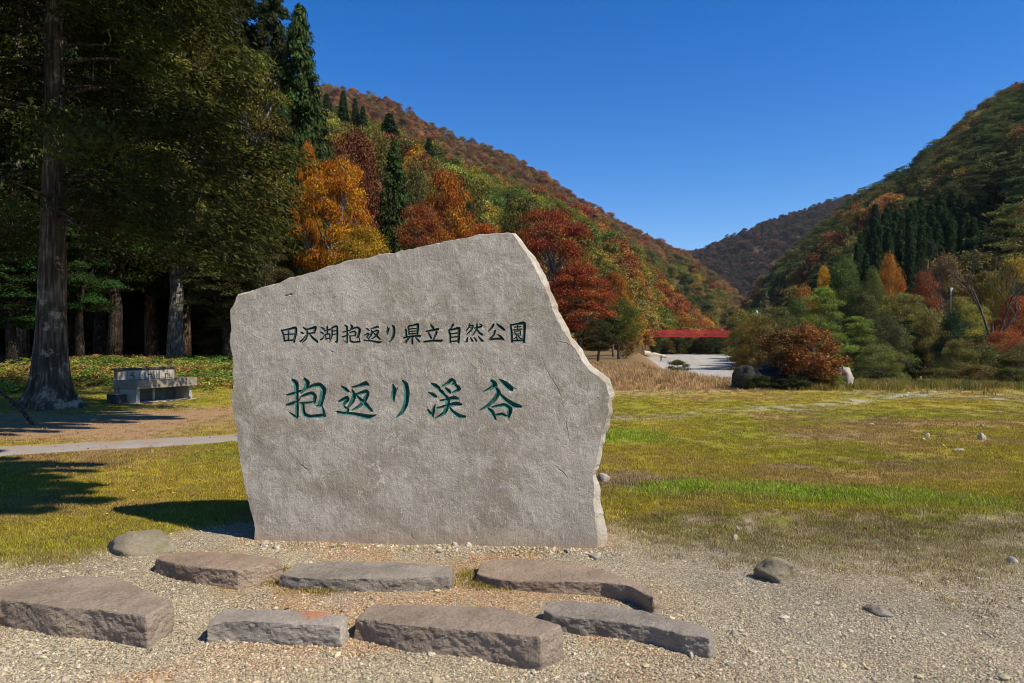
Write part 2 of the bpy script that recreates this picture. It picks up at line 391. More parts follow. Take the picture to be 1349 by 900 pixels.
# ------------------------------------------------------------------ ground sheet
def ground_masks(x, y):
    """returns base colour (n,3), grass cover 0..1, gravel 0..1"""
    n1 = fbm(x*0.9, y*0.9, oct=4, seed=21); n2 = fbm(x*0.45, y*0.40, oct=5, seed=22, gain=0.6); n3 = fbm(x*3.2, y*3.2, oct=3, seed=23)
    n4 = fbm(x*0.55+9, y*0.75, oct=5, seed=27, gain=0.6)
    # where the gravel apron ends and the lawn begins
    edge = 5.95 + 0.25*n1 + 0.12*n3 + 0.30*sstep(1.0, 3.2, x)*(1-sstep(3.2, 6, x)) - 0.9*sstep(-2.4, -3.6, x) - 0.55*sstep(-3.6, -5.5, x)
    right = sstep(0.6, 1.6, x)
    ext = 0.25+0.75*sstep(1.2, 3.0, x)
    thin = np.clip(sstep(edge-0.9-ext, edge-0.05, y + 0.35*n3)*right + sstep(edge-0.25, edge+0.25, y)*(1-right), 0, 1)
    inv = np.clip(1 - thin, 0, 1)
    gravel = inv.copy()
    A = lambda c: np.array(c)[None, :]
    mixc = lambda a, b, f: a*(1-f[:, None]) + b*f[:, None]
    grv = mixc(A((0.45,0.375,0.25)), A((0.385,0.31,0.20)), sstep(-0.4, 0.5, n2+0.5*n3))
    grv = mixc(grv, A((0.48,0.30,0.155)), 0.9*sstep(0.0, 0.35, n1+0.35*n3)*sstep(1.4, 0.2, x))
    grv = mixc(grv, A((0.30,0.265,0.20)), 0.5*sstep(0.1, 0.6, n4))
    # lawn
    gr = mixc(A((0.33,0.255,0.035)), A((0.255,0.235,0.025)), sstep(-0.35, 0.45, n2))
    gr = mixc(gr, A((0.33,0.215,0.080)), 0.85*sstep(0.02, 0.34, n4))
    gr = mixc(gr, A((0.27,0.17,0.10)), 0.75*sstep(0.22, 0.5, n1+0.3*n3)*sstep(-0.3, 0.3, n2+0.1))
    def patch(cx, cy, rx, ry, a=0.0, soft=0.6):
        dx, dy = x-cx, y-cy; c, s_ = math.cos(a), math.sin(a)
        u, v = (dx*c+dy*s_)/rx, (-dx*s_+dy*c)/ry
        return sstep(1.0+soft*0.5, 1.0-soft, np.hypot(u, v) + 0.35*n3 + 0.25*n1)
    green = np.clip(patch(3.2, 6.95, 1.75, 0.55, -0.28, 0.9) + 0.8*patch(1.85, 11.6, 0.9, 1.1, 0.3) + 0.5*patch(1.7, 7.2, 0.6, 0.5), 0, 1)
    gr = mixc(gr, A((0.205,0.315,0.020)), green*0.95)
    bare = np.clip(patch(1.25, 7.9, 0.62, 0.5) + patch(3.55, 8.65, 0.45, 0.22) + 0.6*patch(5.4, 11.5, 1.0, 0.5)+0.5*patch(5.6, 9.0, .8, .35), 0, 1)
    gr = mixc(gr, A((0.235,0.155,0.105)), 0.9*bare)
    # stony track over the right-hand lawn
    ty = 14.0 + 0.42*(x-1.5) + 0.018*(x-1.5)**2
    trk = sstep(1.0, 0.25, np.abs(y-ty+0.35*n1)/0.85)*sstep(0.5, 2.5, x)*sstep(26, 20, x)
    trk = trk*(0.30+0.70*sstep(4.6, 6.8, x))*sstep(-0.35, 0.25, n3+0.5*n1)
    gr = mixc(gr, A((0.46,0.41,0.30)), 0.85*trk)
    rub = sstep(0.0, 0.5, n2+0.6*n3)*sstep(15, 19, y)*sstep(9, 13, x)
    gr = mixc(gr, A((0.36,0.32,0.25)), 0.7*rub)
    # dry straw bank above the river
    straw = sstep(19, 26, y + 2*n2)*sstep(12, 9, x)*sstep(-1, 1, x)
    gr = mixc(gr, A((0.44,0.29,0.14)), straw)
    gr = mixc(gr, A((0.17,0.115,0.05)), sstep(38, 44, y)*sstep(-2, 2, x))
    # left side: trodden earth and needle litter under the trees
    earth = sstep(-4.6, -6.4, x + 1.4*n2)*sstep(10.4, 11.4, y)*sstep(17.0, 14.5, y + 1.2*n1 - 0.25*(x+9))
    gr = mixc(gr, A((0.335,0.205,0.115)), 0.9*np.clip(earth, 0, 1))
    lit = sstep(22, 27, y + 2*n1)*sstep(-2, -5, x)
    gr = mixc(gr, A((0.105,0.060,0.025)), lit)
    red = sstep(-3.2, -4.2, x)*sstep(7.6, 9.0, y)*sstep(10.7, 10.0, y)*sstep(-0.2, 0.4, n1)
    gr = mixc(gr, A((0.23,0.13,0.07)), 0.8*red)
    # thin mossy earth between apron and lawn
    n5 = fbm(x*7, y*7, oct=3, seed=29)
    moss = mixc(A((0.215,0.160,0.085)), A((0.205,0.190,0.040)), sstep(-0.12, 0.2, n5+0.5*n1))
    moss = mixc(moss, A((0.36,0.30,0.20)), 0.7*sstep(0.12, 0.35, fbm(x*4+5, y*4, oct=3, seed=30)))
    col = mixc(gr, moss, right*sstep(6.35+0.15*n1, 6.1+0.15*n1, y))
    col = mixc(col, grv, np.clip(inv + 0.35*sstep(0.1, 0.5, n3)*sstep(6.3, 5.5, y)*right, 0, 1))
    grass = np.clip(thin*(1-0.8*bare)*(1-0.9*np.clip(earth,0,1))*(1-0.85*trk)*(1-0.6*red)*(1-lit)*(1-0.7*rub), 0, 1)
    grass = grass*(1-right*0.45*sstep(6.35, 6.1, y))
    # riverbed
    d = drop(x, y); bed = sstep(0.75, 1.0, d)
    bedc = mixc(A((0.46,0.43,0.38)), A((0.38,0.35,0.30)), sstep(-0.3, 0.4, n2))
    col = mixc(col, bedc, bed); col = mixc(col, A((0.28,0.17,0.08)), d*(1-bed)*0.9)
    far = sstep(-8, -16, x)*sstep(3, 30, np.hypot(x, y)); back = sstep(0.5, -2, y)
    col = mixc(col, A((0.20,0.17,0.05)), np.clip(back*sstep(8, 14, np.hypot(x, y)), 0, 1))
    return col, grass*(1-d), np.clip(gravel + bed + 0.6*trk, 0, 1), green, straw*(1-bed)

def ground_material():
    t = NT("ground"); co = t.coord()
    col = t.attr("col"); grv = t.attr("gravel", 'GEOMETRY', 'Fac')
    fine = t.noise(co, 55, 5, 0.75); mid = t.noise(co, 11, 5, 0.7); vf = t.noise(co, 160, 3, 0.8)
    vcell = t.voro(co, 95, 'F1', 'Color'); vd = t.voro(co, 95, 'F1', 'Distance')
    sepc = t.n("ShaderNodeSeparateColor"); t.l(vcell, sepc.inputs[0])
    peb = t.ramp(sepc.outputs[0], [(0.0, 0.62), (0.6, 1.0), (0.92, 1.3), (1.0, 1.6)])
    peb = t.mix(1.0, peb, t.ramp(vd, [(0.0, 1.12), (0.45, 1.0), (0.75, 0.45)]), 'MULTIPLY')
    turf = t.mix(1.0, t.ramp(fine, [(0.25, 0.45), (0.5, 0.95), (0.78, 1.5)]), t.ramp(mid, [(0.3, 0.78), (0.7, 1.2)]), 'MULTIPLY')
    soil = t.ramp(vf, [(0.25, 0.75), (0.75, 1.25)])
    k = t.mix(grv, turf, t.mix(1.0, peb, soil, 'MULTIPLY'))
    c = t.mix(1.0, col, k, 'MULTIPLY')
    h = t.mix(grv, t.math('ADD', fine, mid), t.math('SUBTRACT', t.math('MULTIPLY', fine, 0.8), vd))
    t.bsdf(c, 0.95, t.bump(h, 0.75, 0.02), 0.1); return t.m
def build_ground():
    ang = np.concatenate([np.linspace(-180, -62, 30)[:-1], np.linspace(-62, 62, 430)[:-1], np.linspace(62, 180, 30)])
    rad = np.concatenate([[0.05, 0.6, 1.2, 1.8], np.geomspace(2.2, 34, 250), np.geomspace(35, 4000, 60)])
    AA, RR = np.meshgrid(np.radians(ang), rad, indexing='ij')
    X = (RR*np.sin(AA)).ravel(); Y = (RR*np.cos(AA)).ravel()
    Z = gz(X, Y)
    n, m = AA.shape; idx = np.arange(n*m).reshape(n, m)
    F = np.stack([idx[:-1,:-1], idx[:-1,1:], idx[1:,1:], idx[1:,:-1]], -1).reshape(-1, 4)[:, ::-1]
    me = np_mesh("ground", np.stack([X, Y, Z], -1), F, ground_material(), True)
    col, grass, gravel, green, straw = ground_masks(X, Y)
    a = me.attributes.new("col", 'FLOAT_COLOR', 'POINT')
    a.data.foreach_set("color", np.concatenate([col, np.ones((len(col), 1))], 1).astype(np.float32).ravel())
    a = me.attributes.new("gravel", 'FLOAT', 'POINT'); a.data.foreach_set("value", gravel.astype(np.float32))
    return meta(obj("ground", me), "grass field, gravel apron and pale riverbed", "ground", kind="structure")
build_ground()

def build_path():
    pts = [(-16, 7.2), (-12, 8.4), (-9.5, 9.3), (-7.2, 10.05), (-4.8, 11.1), (-3.0, 12.0), (-1.2, 13.0), (0.3, 13.7)]
    P = []; 
    for i in range(len(pts)-1):
        for k in range(10):
            f = k/10; P.append((pts[i][0]*(1-f)+pts[i+1][0]*f, pts[i][1]*(1-f)+pts[i+1][1]*f))
    P.append(pts[-1]); P = np.array(P)
    for _ in range(12): P[1:-1] = (P[:-2]+P[2:]+2*P[1:-1])/4
    T = np.gradient(P, axis=0); T /= np.linalg.norm(T, axis=1)[:, None]; N = np.stack([-T[:,1], T[:,0]], 1)
    W = np.linspace(-0.5, 0.5, 9); n = len(P)
    V = []
    for i in range(n):
        for w in W:
            ww = w*(0.92+0.10*math.sin(i*0.7)+0.06*math.sin(i*2.3+w*4))
            x, y = P[i]+N[i]*ww
            e = 0.016 if abs(w) < 0.45 else -0.01
            V.append((x, y, float(gz(x, y))+e))
    m = len(W); idx = np.arange(n*m).reshape(n, m)
    F = np.stack([idx[:-1,:-1], idx[1:,:-1], idx[1:,1:], idx[:-1,1:]], -1).reshape(-1, 4)
    t = NT("worn_asphalt"); co = t.coord()
    c = t.mix(t.ramp(t.noise(co, 2.2, 5, 0.7), [(0.4, 0.0), (0.66, 0.85)]), (0.29,0.265,0.235), (0.30,0.205,0.13))
    c = t.mix(1.0, c, t.ramp(t.noise(co, 90, 4, 0.8), [(0.25, 0.7), (0.75, 1.25)]), 'MULTIPLY')
    t.bsdf(c, 0.95, t.bump(t.noise(co, 90, 3), 0.4, 0.01), 0.1)
    meta(obj("path", np_mesh("path", V, F, t.m, True)), "narrow worn grey path crossing the left lawn", "path", kind="structure")
build_path()

# ------------------------------------------------------------------ the carved slab
S_A = Vector((-2.07, 5.50, 0.0)); S_B = Vector((0.652, 5.30, 0.0))
S_U = (S_B-S_A).normalized(); LEAN = R(3.0)
S_V = (Vector((0,0,1))*math.cos(LEAN) + Vector((-S_U.y, S_U.x, 0))*math.sin(LEAN)).normalized()
S_N = S_U.cross(S_V).normalized()            # towards the camera
def to_slab(px, py):
    d = Vector(((px-674.5)/900, 1, (450-py)/900)); o = Vector((0,0,EYE))
    t = (S_A-o).dot(S_N)/d.dot(S_N); p = o+d*t-S_A
    return (p.dot(S_U), p.dot(S_V))

BIG1 = (370, 490, 7.935); BIG2 = (530, 490, 7.935); SM1 = (360, 415, 7.935); SM2 = (520, 415, 7.494)
K_HOU = [[(58,243,7),(130,226,11),(205,198,8)],
  [(116,84,12),(158,122,19),(164,250,15),(166,400,14),(165,484,11),(130,455,9),(86,425,5)],
  [(54,350,9),(120,330,13),(180,302,8),(208,268,3)],
  [(247,77,13),(276,115,20),(256,170,15),(210,222,6)],
  [(262,180,8),(335,143,13),(400,134,17),(447,186,21),(430,270,20),(405,352,17),(372,362,7)],
  [(198,268,5),(250,242,11),(322,224,14),(356,254,15),(345,322,13)],
  [(205,326,9),(270,324,9),(345,318,8)],
  [(226,335,13),(232,400,13),(246,446,15),(300,466,13),(380,460,13),(440,456,15),(461,466,9),(446,420,11),(430,352,4)]]
K_HEN = [[(742,162,7),(820,146,13),(890,120,17),(917,142,7)],
  [(745,198,10),(766,240,16),(745,312,16),(700,374,8)],
  [(775,238,7),(830,222,12),(892,204,16),(906,232,15),(868,310,16),(812,364,12),(742,402,4)],
  [(783,242,7),(832,290,13),(890,346,17),(948,408,12)],
  [(633,152,7),(676,182,15),(707,207,10)],
  [(600,312,7),(650,288,12),(692,270,15),(702,290,13),(660,336,11),(654,358,8),(704,398,11),(690,422,9)],
  [(592,422,12),(660,432,10),(760,440,13),(860,461,17),(920,470,17),(998,450,4)]]
K_RI = [[(1170,132,7),(1186,192,17),(1172,250,18),(1180,312,6)],[(1184,236,9),(1226,158,3)],
  [(1268,92,7),(1305,132,19),(1318,222,20),(1304,340,18),(1264,422,14),(1206,478,4)]]
K_KEI = [[(303,122,7),(345,146,17),(381,167,11)],[(273,217,7),(320,241,17),(356,263,10)],
  [(263,393,7),(290,432,12),(316,468,9)],[(312,460,12),(325,400,13),(345,332,3)],
  [(412,152,5),(470,121,13),(514,84,15),(547,106,13),(520,132,7)],[(379,182,9),(416,216,15),(444,244,9)],
  [(453,173,9),(486,201,15),(500,223,7)],[(553,136,12),(592,176,17),(562,200,11),(520,217,4)],
  [(394,301,7),(470,290,11),(540,272,17),(581,281,10)],[(363,381,7),(450,358,11),(560,334,17),(618,342,10)],
  [(452,252,12),(476,290,16),(470,360,15),(438,430,14),(340,487,3)],[(490,368,7),(532,420,13),(592,461,17),(658,471,10)]]
K_KOKU = [[(930,90,12),(966,130,20),(930,167,13),(848,206,3)],[(1016,80,7),(1075,125,20),(1132,176,22),(1150,197,9)],
  [(982,174,12),(1006,216,18),(970,280,16),(900,350,13),(808,402,4)],[(1008,222,8),(1080,290,15),(1160,345,20),(1240,365,12)],
  [(898,382,9),(940,420,15),(971,494,10)],[(938,370,7),(1000,355,10),(1068,345,13),(1128,392,18),(1104,474,14)],[(984,452,9),(1040,440,11),(1098,472,9)]]
def remap(strokes, src, dst, wk):
    (x0,y0,x1,y1), (u0,v0,u1,v1) = src, dst
    return [[(u0+(x-x0)/(x1-x0)*(u1-u0), v0+(y-y0)/(y1-y0)*(v1-v0), w*wk) for x, y, w in st] for st in strokes]
SMALL1 = [
 [[(82,158,7),(104,200,8),(116,278,7)],[(98,162,6),(170,147,8),(232,134,11),(236,180,11),(214,284,9)],[(114,207,5),(208,200,6)],[(160,152,7),(158,266,7)],[(116,268,7),(216,264,7)]],
 [[(308,128,5),(337,151,9)],[(283,180,5),(312,196,9)],[(282,278,8),(310,255,6),(336,214,3)],[(345,152,6),(400,140,9),(440,129,11),(424,192,8)],[(350,195,6),(420,186,7)],[(348,150,6),(356,200,8),(340,250,8),(303,292,3)],[(375,198,5),(412,242,10),(460,281,10)]],
 [[(498,130,5),(527,146,9)],[(490,180,5),(517,193,8)],[(493,262,8),(515,245,6),(537,203,3)],[(533,166,6),(592,152,7)],[(563,118,7),(563,200,7)],[(543,205,6),(548,258,6)],[(543,207,5),(588,200,7),(584,252,6)],[(548,248,5),(583,246,5)],[(610,133,7),(613,210,7),(588,288,4)],[(612,134,6),(662,119,9),(667,200,9),(662,288,8),(643,276,4)],[(615,170,5),(657,165,5)],[(615,206,5),(657,200,5)]],
 remap(K_HOU, (50,75,468,490), (716,104,912,296), 0.52),
 remap(K_HEN, (590,110,1000,490), (946,118,1142,296), 0.52),
 remap(K_RI, (1150,90,1335,480), (1182,104,1270,286), 0.55)]
SMALL2 = [
 [[(133,113,7),(138,188,7)],[(133,112,6),(180,103,7),(227,94,10),(221,188,9)],[(140,140,5),(215,133,5)],[(140,164,5),(215,158,5)],[(140,187,6),(220,183,6)],[(106,140,8),(117,218,8)],[(88,226,7),(170,212,8),(253,208,9)],[(172,213,8),(172,284,8)],[(142,226,6),(108,268,9)],[(205,224,5),(242,265,9)]],
 [[(353,98,7),(377,127,10)],[(308,163,6),(370,151,8),(432,139,9)],[(333,178,6),(356,228,9)],[(412,168,9),(400,202,8),(374,254,6)],[(286,266,7),(370,256,8),(462,256,10)]],
 [[(577,92,9),(555,130,6),(528,152,4)],[(533,154,8),(548,210,8),(548,272,7)],[(540,150,6),(590,140,8),(634,131,11),(633,200,10),(628,274,9)],[(552,186,5),(622,179,6)],[(552,222,5),(622,215,6)],[(550,263,6),(622,257,6)]],
 [[(742,88,7),(725,130,6),(704,157,4)],[(733,110,5),(772,104,7),(755,150,7),(712,192,4)],[(738,122,5),(757,133,5)],[(785,131,5),(852,118,8)],[(810,88,7),(808,140,7),(768,202,4)],[(812,140,5),(835,176,8),(865,197,9)],[(840,88,5),(860,106,8)],[(720,223,6),(709,264,9)],[(747,224,5),(766,257,8)],[(784,221,5),(806,257,8)],[(824,213,5),(865,258,10)]],
 [[(977,92,9),(955,130,8),(922,162,4)],[(1008,88,6),(1045,120,11),(1080,147,9)],[(992,153,8),(975,200,7),(938,242,8),(1000,236,8),(1062,236,9)],[(1018,193,5),(1050,220,9),(1073,245,8)]],
 [[(1143,104,8),(1155,180,8),(1155,268,8)],[(1143,100,7),(1210,90,8),(1277,81,12),(1279,170,10),(1272,268,10)],[(1158,256,6),(1270,252,6)],[(1180,122,5),(1245,115,5)],[(1211,104,5),(1211,146,5)],[(1172,148,5),(1252,140,5)],[(1185,163,5),(1189,193,5)],[(1185,163,4),(1241,158,5),(1238,191,5)],[(1188,190,4),(1238,187,4)],[(1205,194,5),(1200,220,5),(1170,240,3)],[(1213,191,4),(1226,220,5),(1257,242,6)],[(1205,210,4),(1206,242,5),(1222,236,3)],[(1242,200,4),(1225,213,4)]]]
CHARS = []      # (strokes in slab u,v + half width)
def conv(strokes, fr):
    out = []
    for st in strokes:
        s2 = []
        for x, y, w in st:
            u, v = to_slab(fr[0]+x/fr[2], fr[1]+y/fr[2]); s2.append((u, v, w/fr[2]*5.4/900*(1.52 if fr[1] > 450 else 1.46)))
        out.append(s2)
    return out
for s_, fr in ((SMALL1, SM1), (SMALL2, SM2)):
    for ch in s_: CHARS.append(conv(ch, fr))
for ch, fr in ((K_HOU, BIG1), (K_HEN, BIG1), (K_RI, BIG1), (K_KEI, BIG2), (K_KOKU, BIG2)): CHARS.append(conv(ch, fr))

def smooth_stroke(st, step):
    """catmull-rom through the brush points"""
    P = np.array(st); n = len(P)
    if n == 2:
        k = max(3, int(np.linalg.norm(P[1,:2]-P[0,:2])/step)); f = np.linspace(0, 1, k)[:, None]
        return P[0]*(1-f)+P[1]*f
    Q = [P[0]]
    E = np.vstack([2*P[0]-P[1], P, 2*P[-1]-P[-2]])
    for i in range(n-1):
        p0, p1, p2, p3 = E[i], E[i+1], E[i+2], E[i+3]
        k = max(2, int(np.linalg.norm(p2[:2]-p1[:2])/step))
        for j in range(1, k+1):
            t = j/k
            q = 0.5*((2*p1)+(p2-p0)*t*0.75+(2*p0-5*p1+4*p2-p3)*t*t*0.75+(3*p1-p0-3*p2+p3)*t*t*t*0.75)
            lin = p1*(1-t)+p2*t
            Q.append(0.55*q*1.0+0.45*lin if False else lin*0.5+0.5*(0.5*((2*p1)+(p2-p0)*t+(2*p0-5*p1+4*p2-p3)*t*t+(3*p1-p0-3*p2+p3)*t**3)))
    Q = np.array(Q); Q[:, 2] = np.maximum(Q[:, 2], 0.0012); return Q

def seg_depth(P, st):
    """inside distance (half width minus distance) of points P to a brush stroke"""
    best = np.full(len(P), -1.0)
    for a, b in zip(st[:-1], st[1:]):
        d = b[:2]-a[:2]; L = d.dot(d)+1e-12
        t = np.clip(((P-a[:2])@d)/L, 0, 1)
        w = a[2]*(1-t)+b[2]*t
        best = np.maximum(best, w-np.linalg.norm(P-(a[:2]+t[:, None]*d), axis=1))
    return best

CRACKS = [[(712,468,.3),(722,490,.6),(736,515,.7),(744,545,.5),(749,575,.6),(752,594,.3)],[(373,392,.6),(380,389,1.8),(388,386,.5)],[(731,613,.5),(739,620,1.3),(748,630,.5)],[(394,611,.6),(399,615,1.4),(405,619,.5)],[(433,461,.4),(437,463,1.1),(439,464,.4)],[(730,450,.3),(745,452,.7),(753,456,.8),(760,462,.3)],[(735,412,.3),(731,425,.7),(728,434,.3)],[(540,700,.3),(543,708,.9),(550,713,.4)]]
def build_slab():
    # pairs: edge of the dressed front face, then outer silhouette of the block, in photo pixels
    E = [(336,714,334,715),(333,690,331,690),(324,650,321,652),(315,600,311,602),(312,570,309,571),(305,522,301,521),(308,482,304,480),
      (303,450,299,450),(303,410,299,407),(312,391,309,387),(336,383,334,380),(380,368,380,365),(455,345,455,342),(520,333,520,330),
      (590,318,590,315),(640,308,640,305),(674,308,678,305),(694,332,705,337),(714,372,722,371),(731,415,738,411),(754,457,760,452),
      (774,487,780,482),(796,504,803,499),(803,521,810,519),(801,544,808,540),(788,592,794,592),(781,628,787,627),(783,668,794,670),(787,702,801,707),(787,724,799,724),
      (730,722,730,724),(630,718,630,720),(530,717,530,719),(430,714,430,716)]
    F0 = np.array([to_slab(a, b) for a, b, _, _ in E]); S0 = np.array([to_slab(c, d) for _, _, c, d in E])
    # bury the foot a little
    for A in (F0, S0): A[-4:, 1] -= 0.10; A[0, 1] -= 0.10; A[29, 1] -= 0.10
    def resample(A, B, step):
        a2, b2 = [], []
        for i in range(len(A)):
            j = (i+1) % len(A); k = max(1, int(np.linalg.norm(A[j]-A[i])/step))
            for q in range(k):
                f = q/k; a2.append(A[i]*(1-f)+A[j]*f); b2.append(B[i]*(1-f)+B[j]*f)
        return np.array(a2), np.array(b2)
    F1, S1 = resample(F0, S0, 0.022)
    cen = F1.mean(0)
    def jit(A, amp, seed):
        d = A-cen; d /= np.linalg.norm(d, axis=1)[:, None]
        return A + d*(amp*fbm(A[:,0]*9, A[:,1]*9, oct=4, seed=seed, gain=0.65))[:, None]
    F1 = jit(F1, 0.022, 61); S1 = jit(S1, 0.022, 61)
    n = len(F1)
    # ----- triangulate the front face with the brush strokes as constraints
    pts = [tuple(p) for p in F1]; edges = [(i, (i+1) % n) for i in range(n)]
    strokes = []
    for ci, ch in enumerate(CHARS):
        step = 0.010 if ci >= 12 else 0.006
        for st in ch:
            q = smooth_stroke(st, step); strokes.append((ci, q))
            t = np.gradient(q[:, :2], axis=0); t /= np.linalg.norm(t, axis=1)[:, None]+1e-9
            nn = np.stack([-t[:,1], t[:,0]], 1)
            Lp = q[:, :2]+nn*q[:, 2:3]; Rp = q[:, :2]-nn*q[:, 2:3]
            head = q[0, :2]-t[0]*q[0, 2]*0.8; tail = q[-1, :2]+t[-1]*q[-1, 2]*0.8
            poly = np.vstack([head, Lp, tail, Rp[::-1]])
            b = len(pts); pts += [tuple(p) for p in poly]
            edges += [(b+i, b+(i+1) % len(poly)) for i in range(len(poly))]
            b = len(pts); pts += [tuple(p) for p in q[:, :2]]
            edges += [(b+i, b+i+1) for i in range(len(q)-1)]
    for line in CRACKS:
        st = [(*to_slab(a, b_), w*5.4/900) for a, b_, w in line]
        q = smooth_stroke(st, 0.012); q[:, :2] += 0.004*RNG.normal(size=(len(q), 2)); q[:, 2] *= RNG.uniform(0.6, 1.4, len(q))
        strokes.append((-2, q))
        t = np.gradient(q[:, :2], axis=0); t /= np.linalg.norm(t, axis=1)[:, None]+1e-9; nn = np.stack([-t[:,1], t[:,0]], 1)
        for A_ in (q[:, :2], q[:, :2]+nn*q[:, 2:3], q[:, :2]-nn*q[:, 2:3]):
            b = len(pts); pts += [tuple(p) for p in A_]; edges += [(b+i, b+i+1) for i in range(len(q)-1)]
    lo, hi = F1.min(0), F1.max(0); g = 0.033
    gu, gv = np.meshgrid(np.arange(lo[0], hi[0], g), np.arange(lo[1], hi[1], g))
    gp = np.stack([gu.ravel(), gv.ravel()], 1)+RNG.uniform(-0.3, 0.3, (gu.size, 2))*g
    def inside(Q):
        x, y = Q[:,0], Q[:,1]; ins = np.zeros(len(Q), bool); j = n-1
        for i in range(n):
            xi, yi = F1[i]; xj, yj = F1[j]
            if yi != yj: ins ^= ((yi > y) != (yj > y)) & (x < (xj-xi)*(y-yi)/(yj-yi)+xi)
            j = i
        return ins
    gp = gp[inside(gp)]
    dmin = np.min(np.linalg.norm(gp[:, None, :]-F1[None, ::1, :], axis=2), axis=1); gp = gp[dmin > 0.016]
    pts += [tuple(p) for p in gp]
    vo, eo, fo, ov, oe, of = delaunay_2d_cdt([Vector(p) for p in pts], edges, [], 0, 1e-6, True)
    P = np.array([tuple(v) for v in vo])
    dep = np.zeros(len(P)); 
    for ci, q in strokes:
        lo_, hi_ = q[:, :2].min(0)-0.03, q[:, :2].max(0)+0.03
        m = np.all((P > lo_) & (P < hi_), axis=1)
        if m.any(): dep[m] = np.maximum(dep[m], seg_depth(P[m], q))
    kd = 1.25
    relief = 0.010*fbm(P[:,0]*1.6, P[:,1]*1.6, oct=3, seed=71)+0.0045*fbm(P[:,0]*9, P[:,1]*9, oct=3, seed=72)
    dist_edge = np.array([0.0]*len(P))
    # a long crack low on the right and a chip at upper left
    cr = np.zeros(len(P))
    W = [S_A + S_U*p[0] + S_V*p[1] + S_N*(relief[i]-cr[i]-kd*max(dep[i], 0)) for i, p in enumerate(P)]
    front, carved = [], {}
    tri_c = np.array([P[list(f)].mean(0) for f in fo]); inn = inside(tri_c)
    cdep = np.full(len(fo), 1e-5); cown = np.full(len(fo), -1)
    for ci, q in strokes:
        lo_, hi_ = q[:, :2].min(0)-0.03, q[:, :2].max(0)+0.03
        m = np.nonzero(np.all((tri_c > lo_) & (tri_c < hi_), axis=1))[0]
        if len(m):
            sd_ = seg_depth(tri_c[m], q); b_ = sd_ > cdep[m]; cdep[m[b_]] = sd_[b_]; cown[m[b_]] = ci
    for k, f in enumerate(fo):
        if not inn[k]: continue
        if cown[k] >= 0 and max(dep[i] for i in f) > 1e-4: carved.setdefault(int(cown[k]), []).append(f)
        else: front.append(f)
    root = empty("monument_stone", S_A.lerp(S_B, 0.5))
    meta(root, "tall grey carved stone slab with green engraved Japanese characters", "monument")
    base = root.location
    # ----- body: front face + chamfer + side + back
    V = [tuple(w-base) for w in W]; Fs = [tuple(f) for f in front]
    # locate boundary verts in cdt output
    inv = {}
    for k, lst in enumerate(ov):
        for q in lst: inv[q] = k
    ring = [inv[i] for i in range(n)]
    # make sure intermediate split vertices do not matter (outline has no crossings)
    def place(A, depth, amp, seed):
        out = []
        d = A-cen; d /= np.linalg.norm(d, axis=1)[:, None]
        nz = fbm(A[:,0]*5+depth*7, A[:,1]*5, np.full(len(A), depth*6.0), oct=4, seed=seed, gain=0.6)
        for i, p in enumerate(A):
            q = p+d[i]*nz[i]*amp
            out.append(tuple(S_A+S_U*q[0]+S_V*q[1]-S_N*(depth+0.4*amp*nz[(i*7) % len(A)])-base))
        return out
    prev = ring
    rings = []
    sd = np.linalg.norm(S1-F1, axis=1)
    for k, f in enumerate((0.33, 0.66, 1.0)):
        A = F1*(1-f)+S1*f; dd = 0.012+0.09*f
        rings.append(place(A, 0.075*f**1.2, 0.012, 81+k))
    Bk = S1 + (cen-S1)*0.0
    for k, dpt in enumerate((0.13, 0.18, 0.23, 0.28, 0.33, 0.38)):
        sh = 1-0.0*dpt
        f = (k+1)/6
        A = S1*(1-0.05*f*f)+cen*(0.05*f*f)
        A = A.copy(); A[:,0] += 0.28*f*np.clip(1-S1[:,0]/0.6, 0, 1); A[:,1] = np.where(S1[:,1] < 0.02, S1[:,1], A[:,1])
        rings.append(place(A, dpt, 0.022, 91+k))
    for rg in rings:
        b = len(V); V += rg; cur = list(range(b, b+n))
        for i in range(n):
            j = (i+1) % n; Fs.append((prev[i], prev[j], cur[j], cur[i]))
        prev = cur
    b = len(V); cc = S_A+S_U*cen[0]+S_V*cen[1]-S_N*0.41-base; V.append(tuple(cc))
    for i in range(n): Fs.append((prev[i], prev[(i+1) % n], b))
    me = bpy.data.meshes.new("slab"); me.from_pydata(V, [], Fs); me.update(); me.materials.append(M_SLAB)
    bm = bmesh.new(); bm.from_mesh(me)
    loose = [v for v in bm.verts if not v.link_faces]; bmesh.ops.delete(bm, geom=loose, context='VERTS')
    bmesh.ops.recalc_face_normals(bm, faces=bm.faces[:]); bm.to_mesh(me); bm.free()
    o = obj("slab", me, root)
    for ci in sorted(carved):
        tri = carved[ci]; ids = sorted({i for f in tri for i in f}); mp = {v: k for k, v in enumerate(ids)}
        m2 = bpy.data.meshes.new("carved_character")
        m2.from_pydata([tuple(W[i]-base) for i in ids], [], [tuple(mp[i] for i in f) for f in tri]); m2.update()
        m2.materials.append(M_GROOVE if ci >= 12 else M_GROOVE2); obj("carved_character", m2, root)
build_slab()

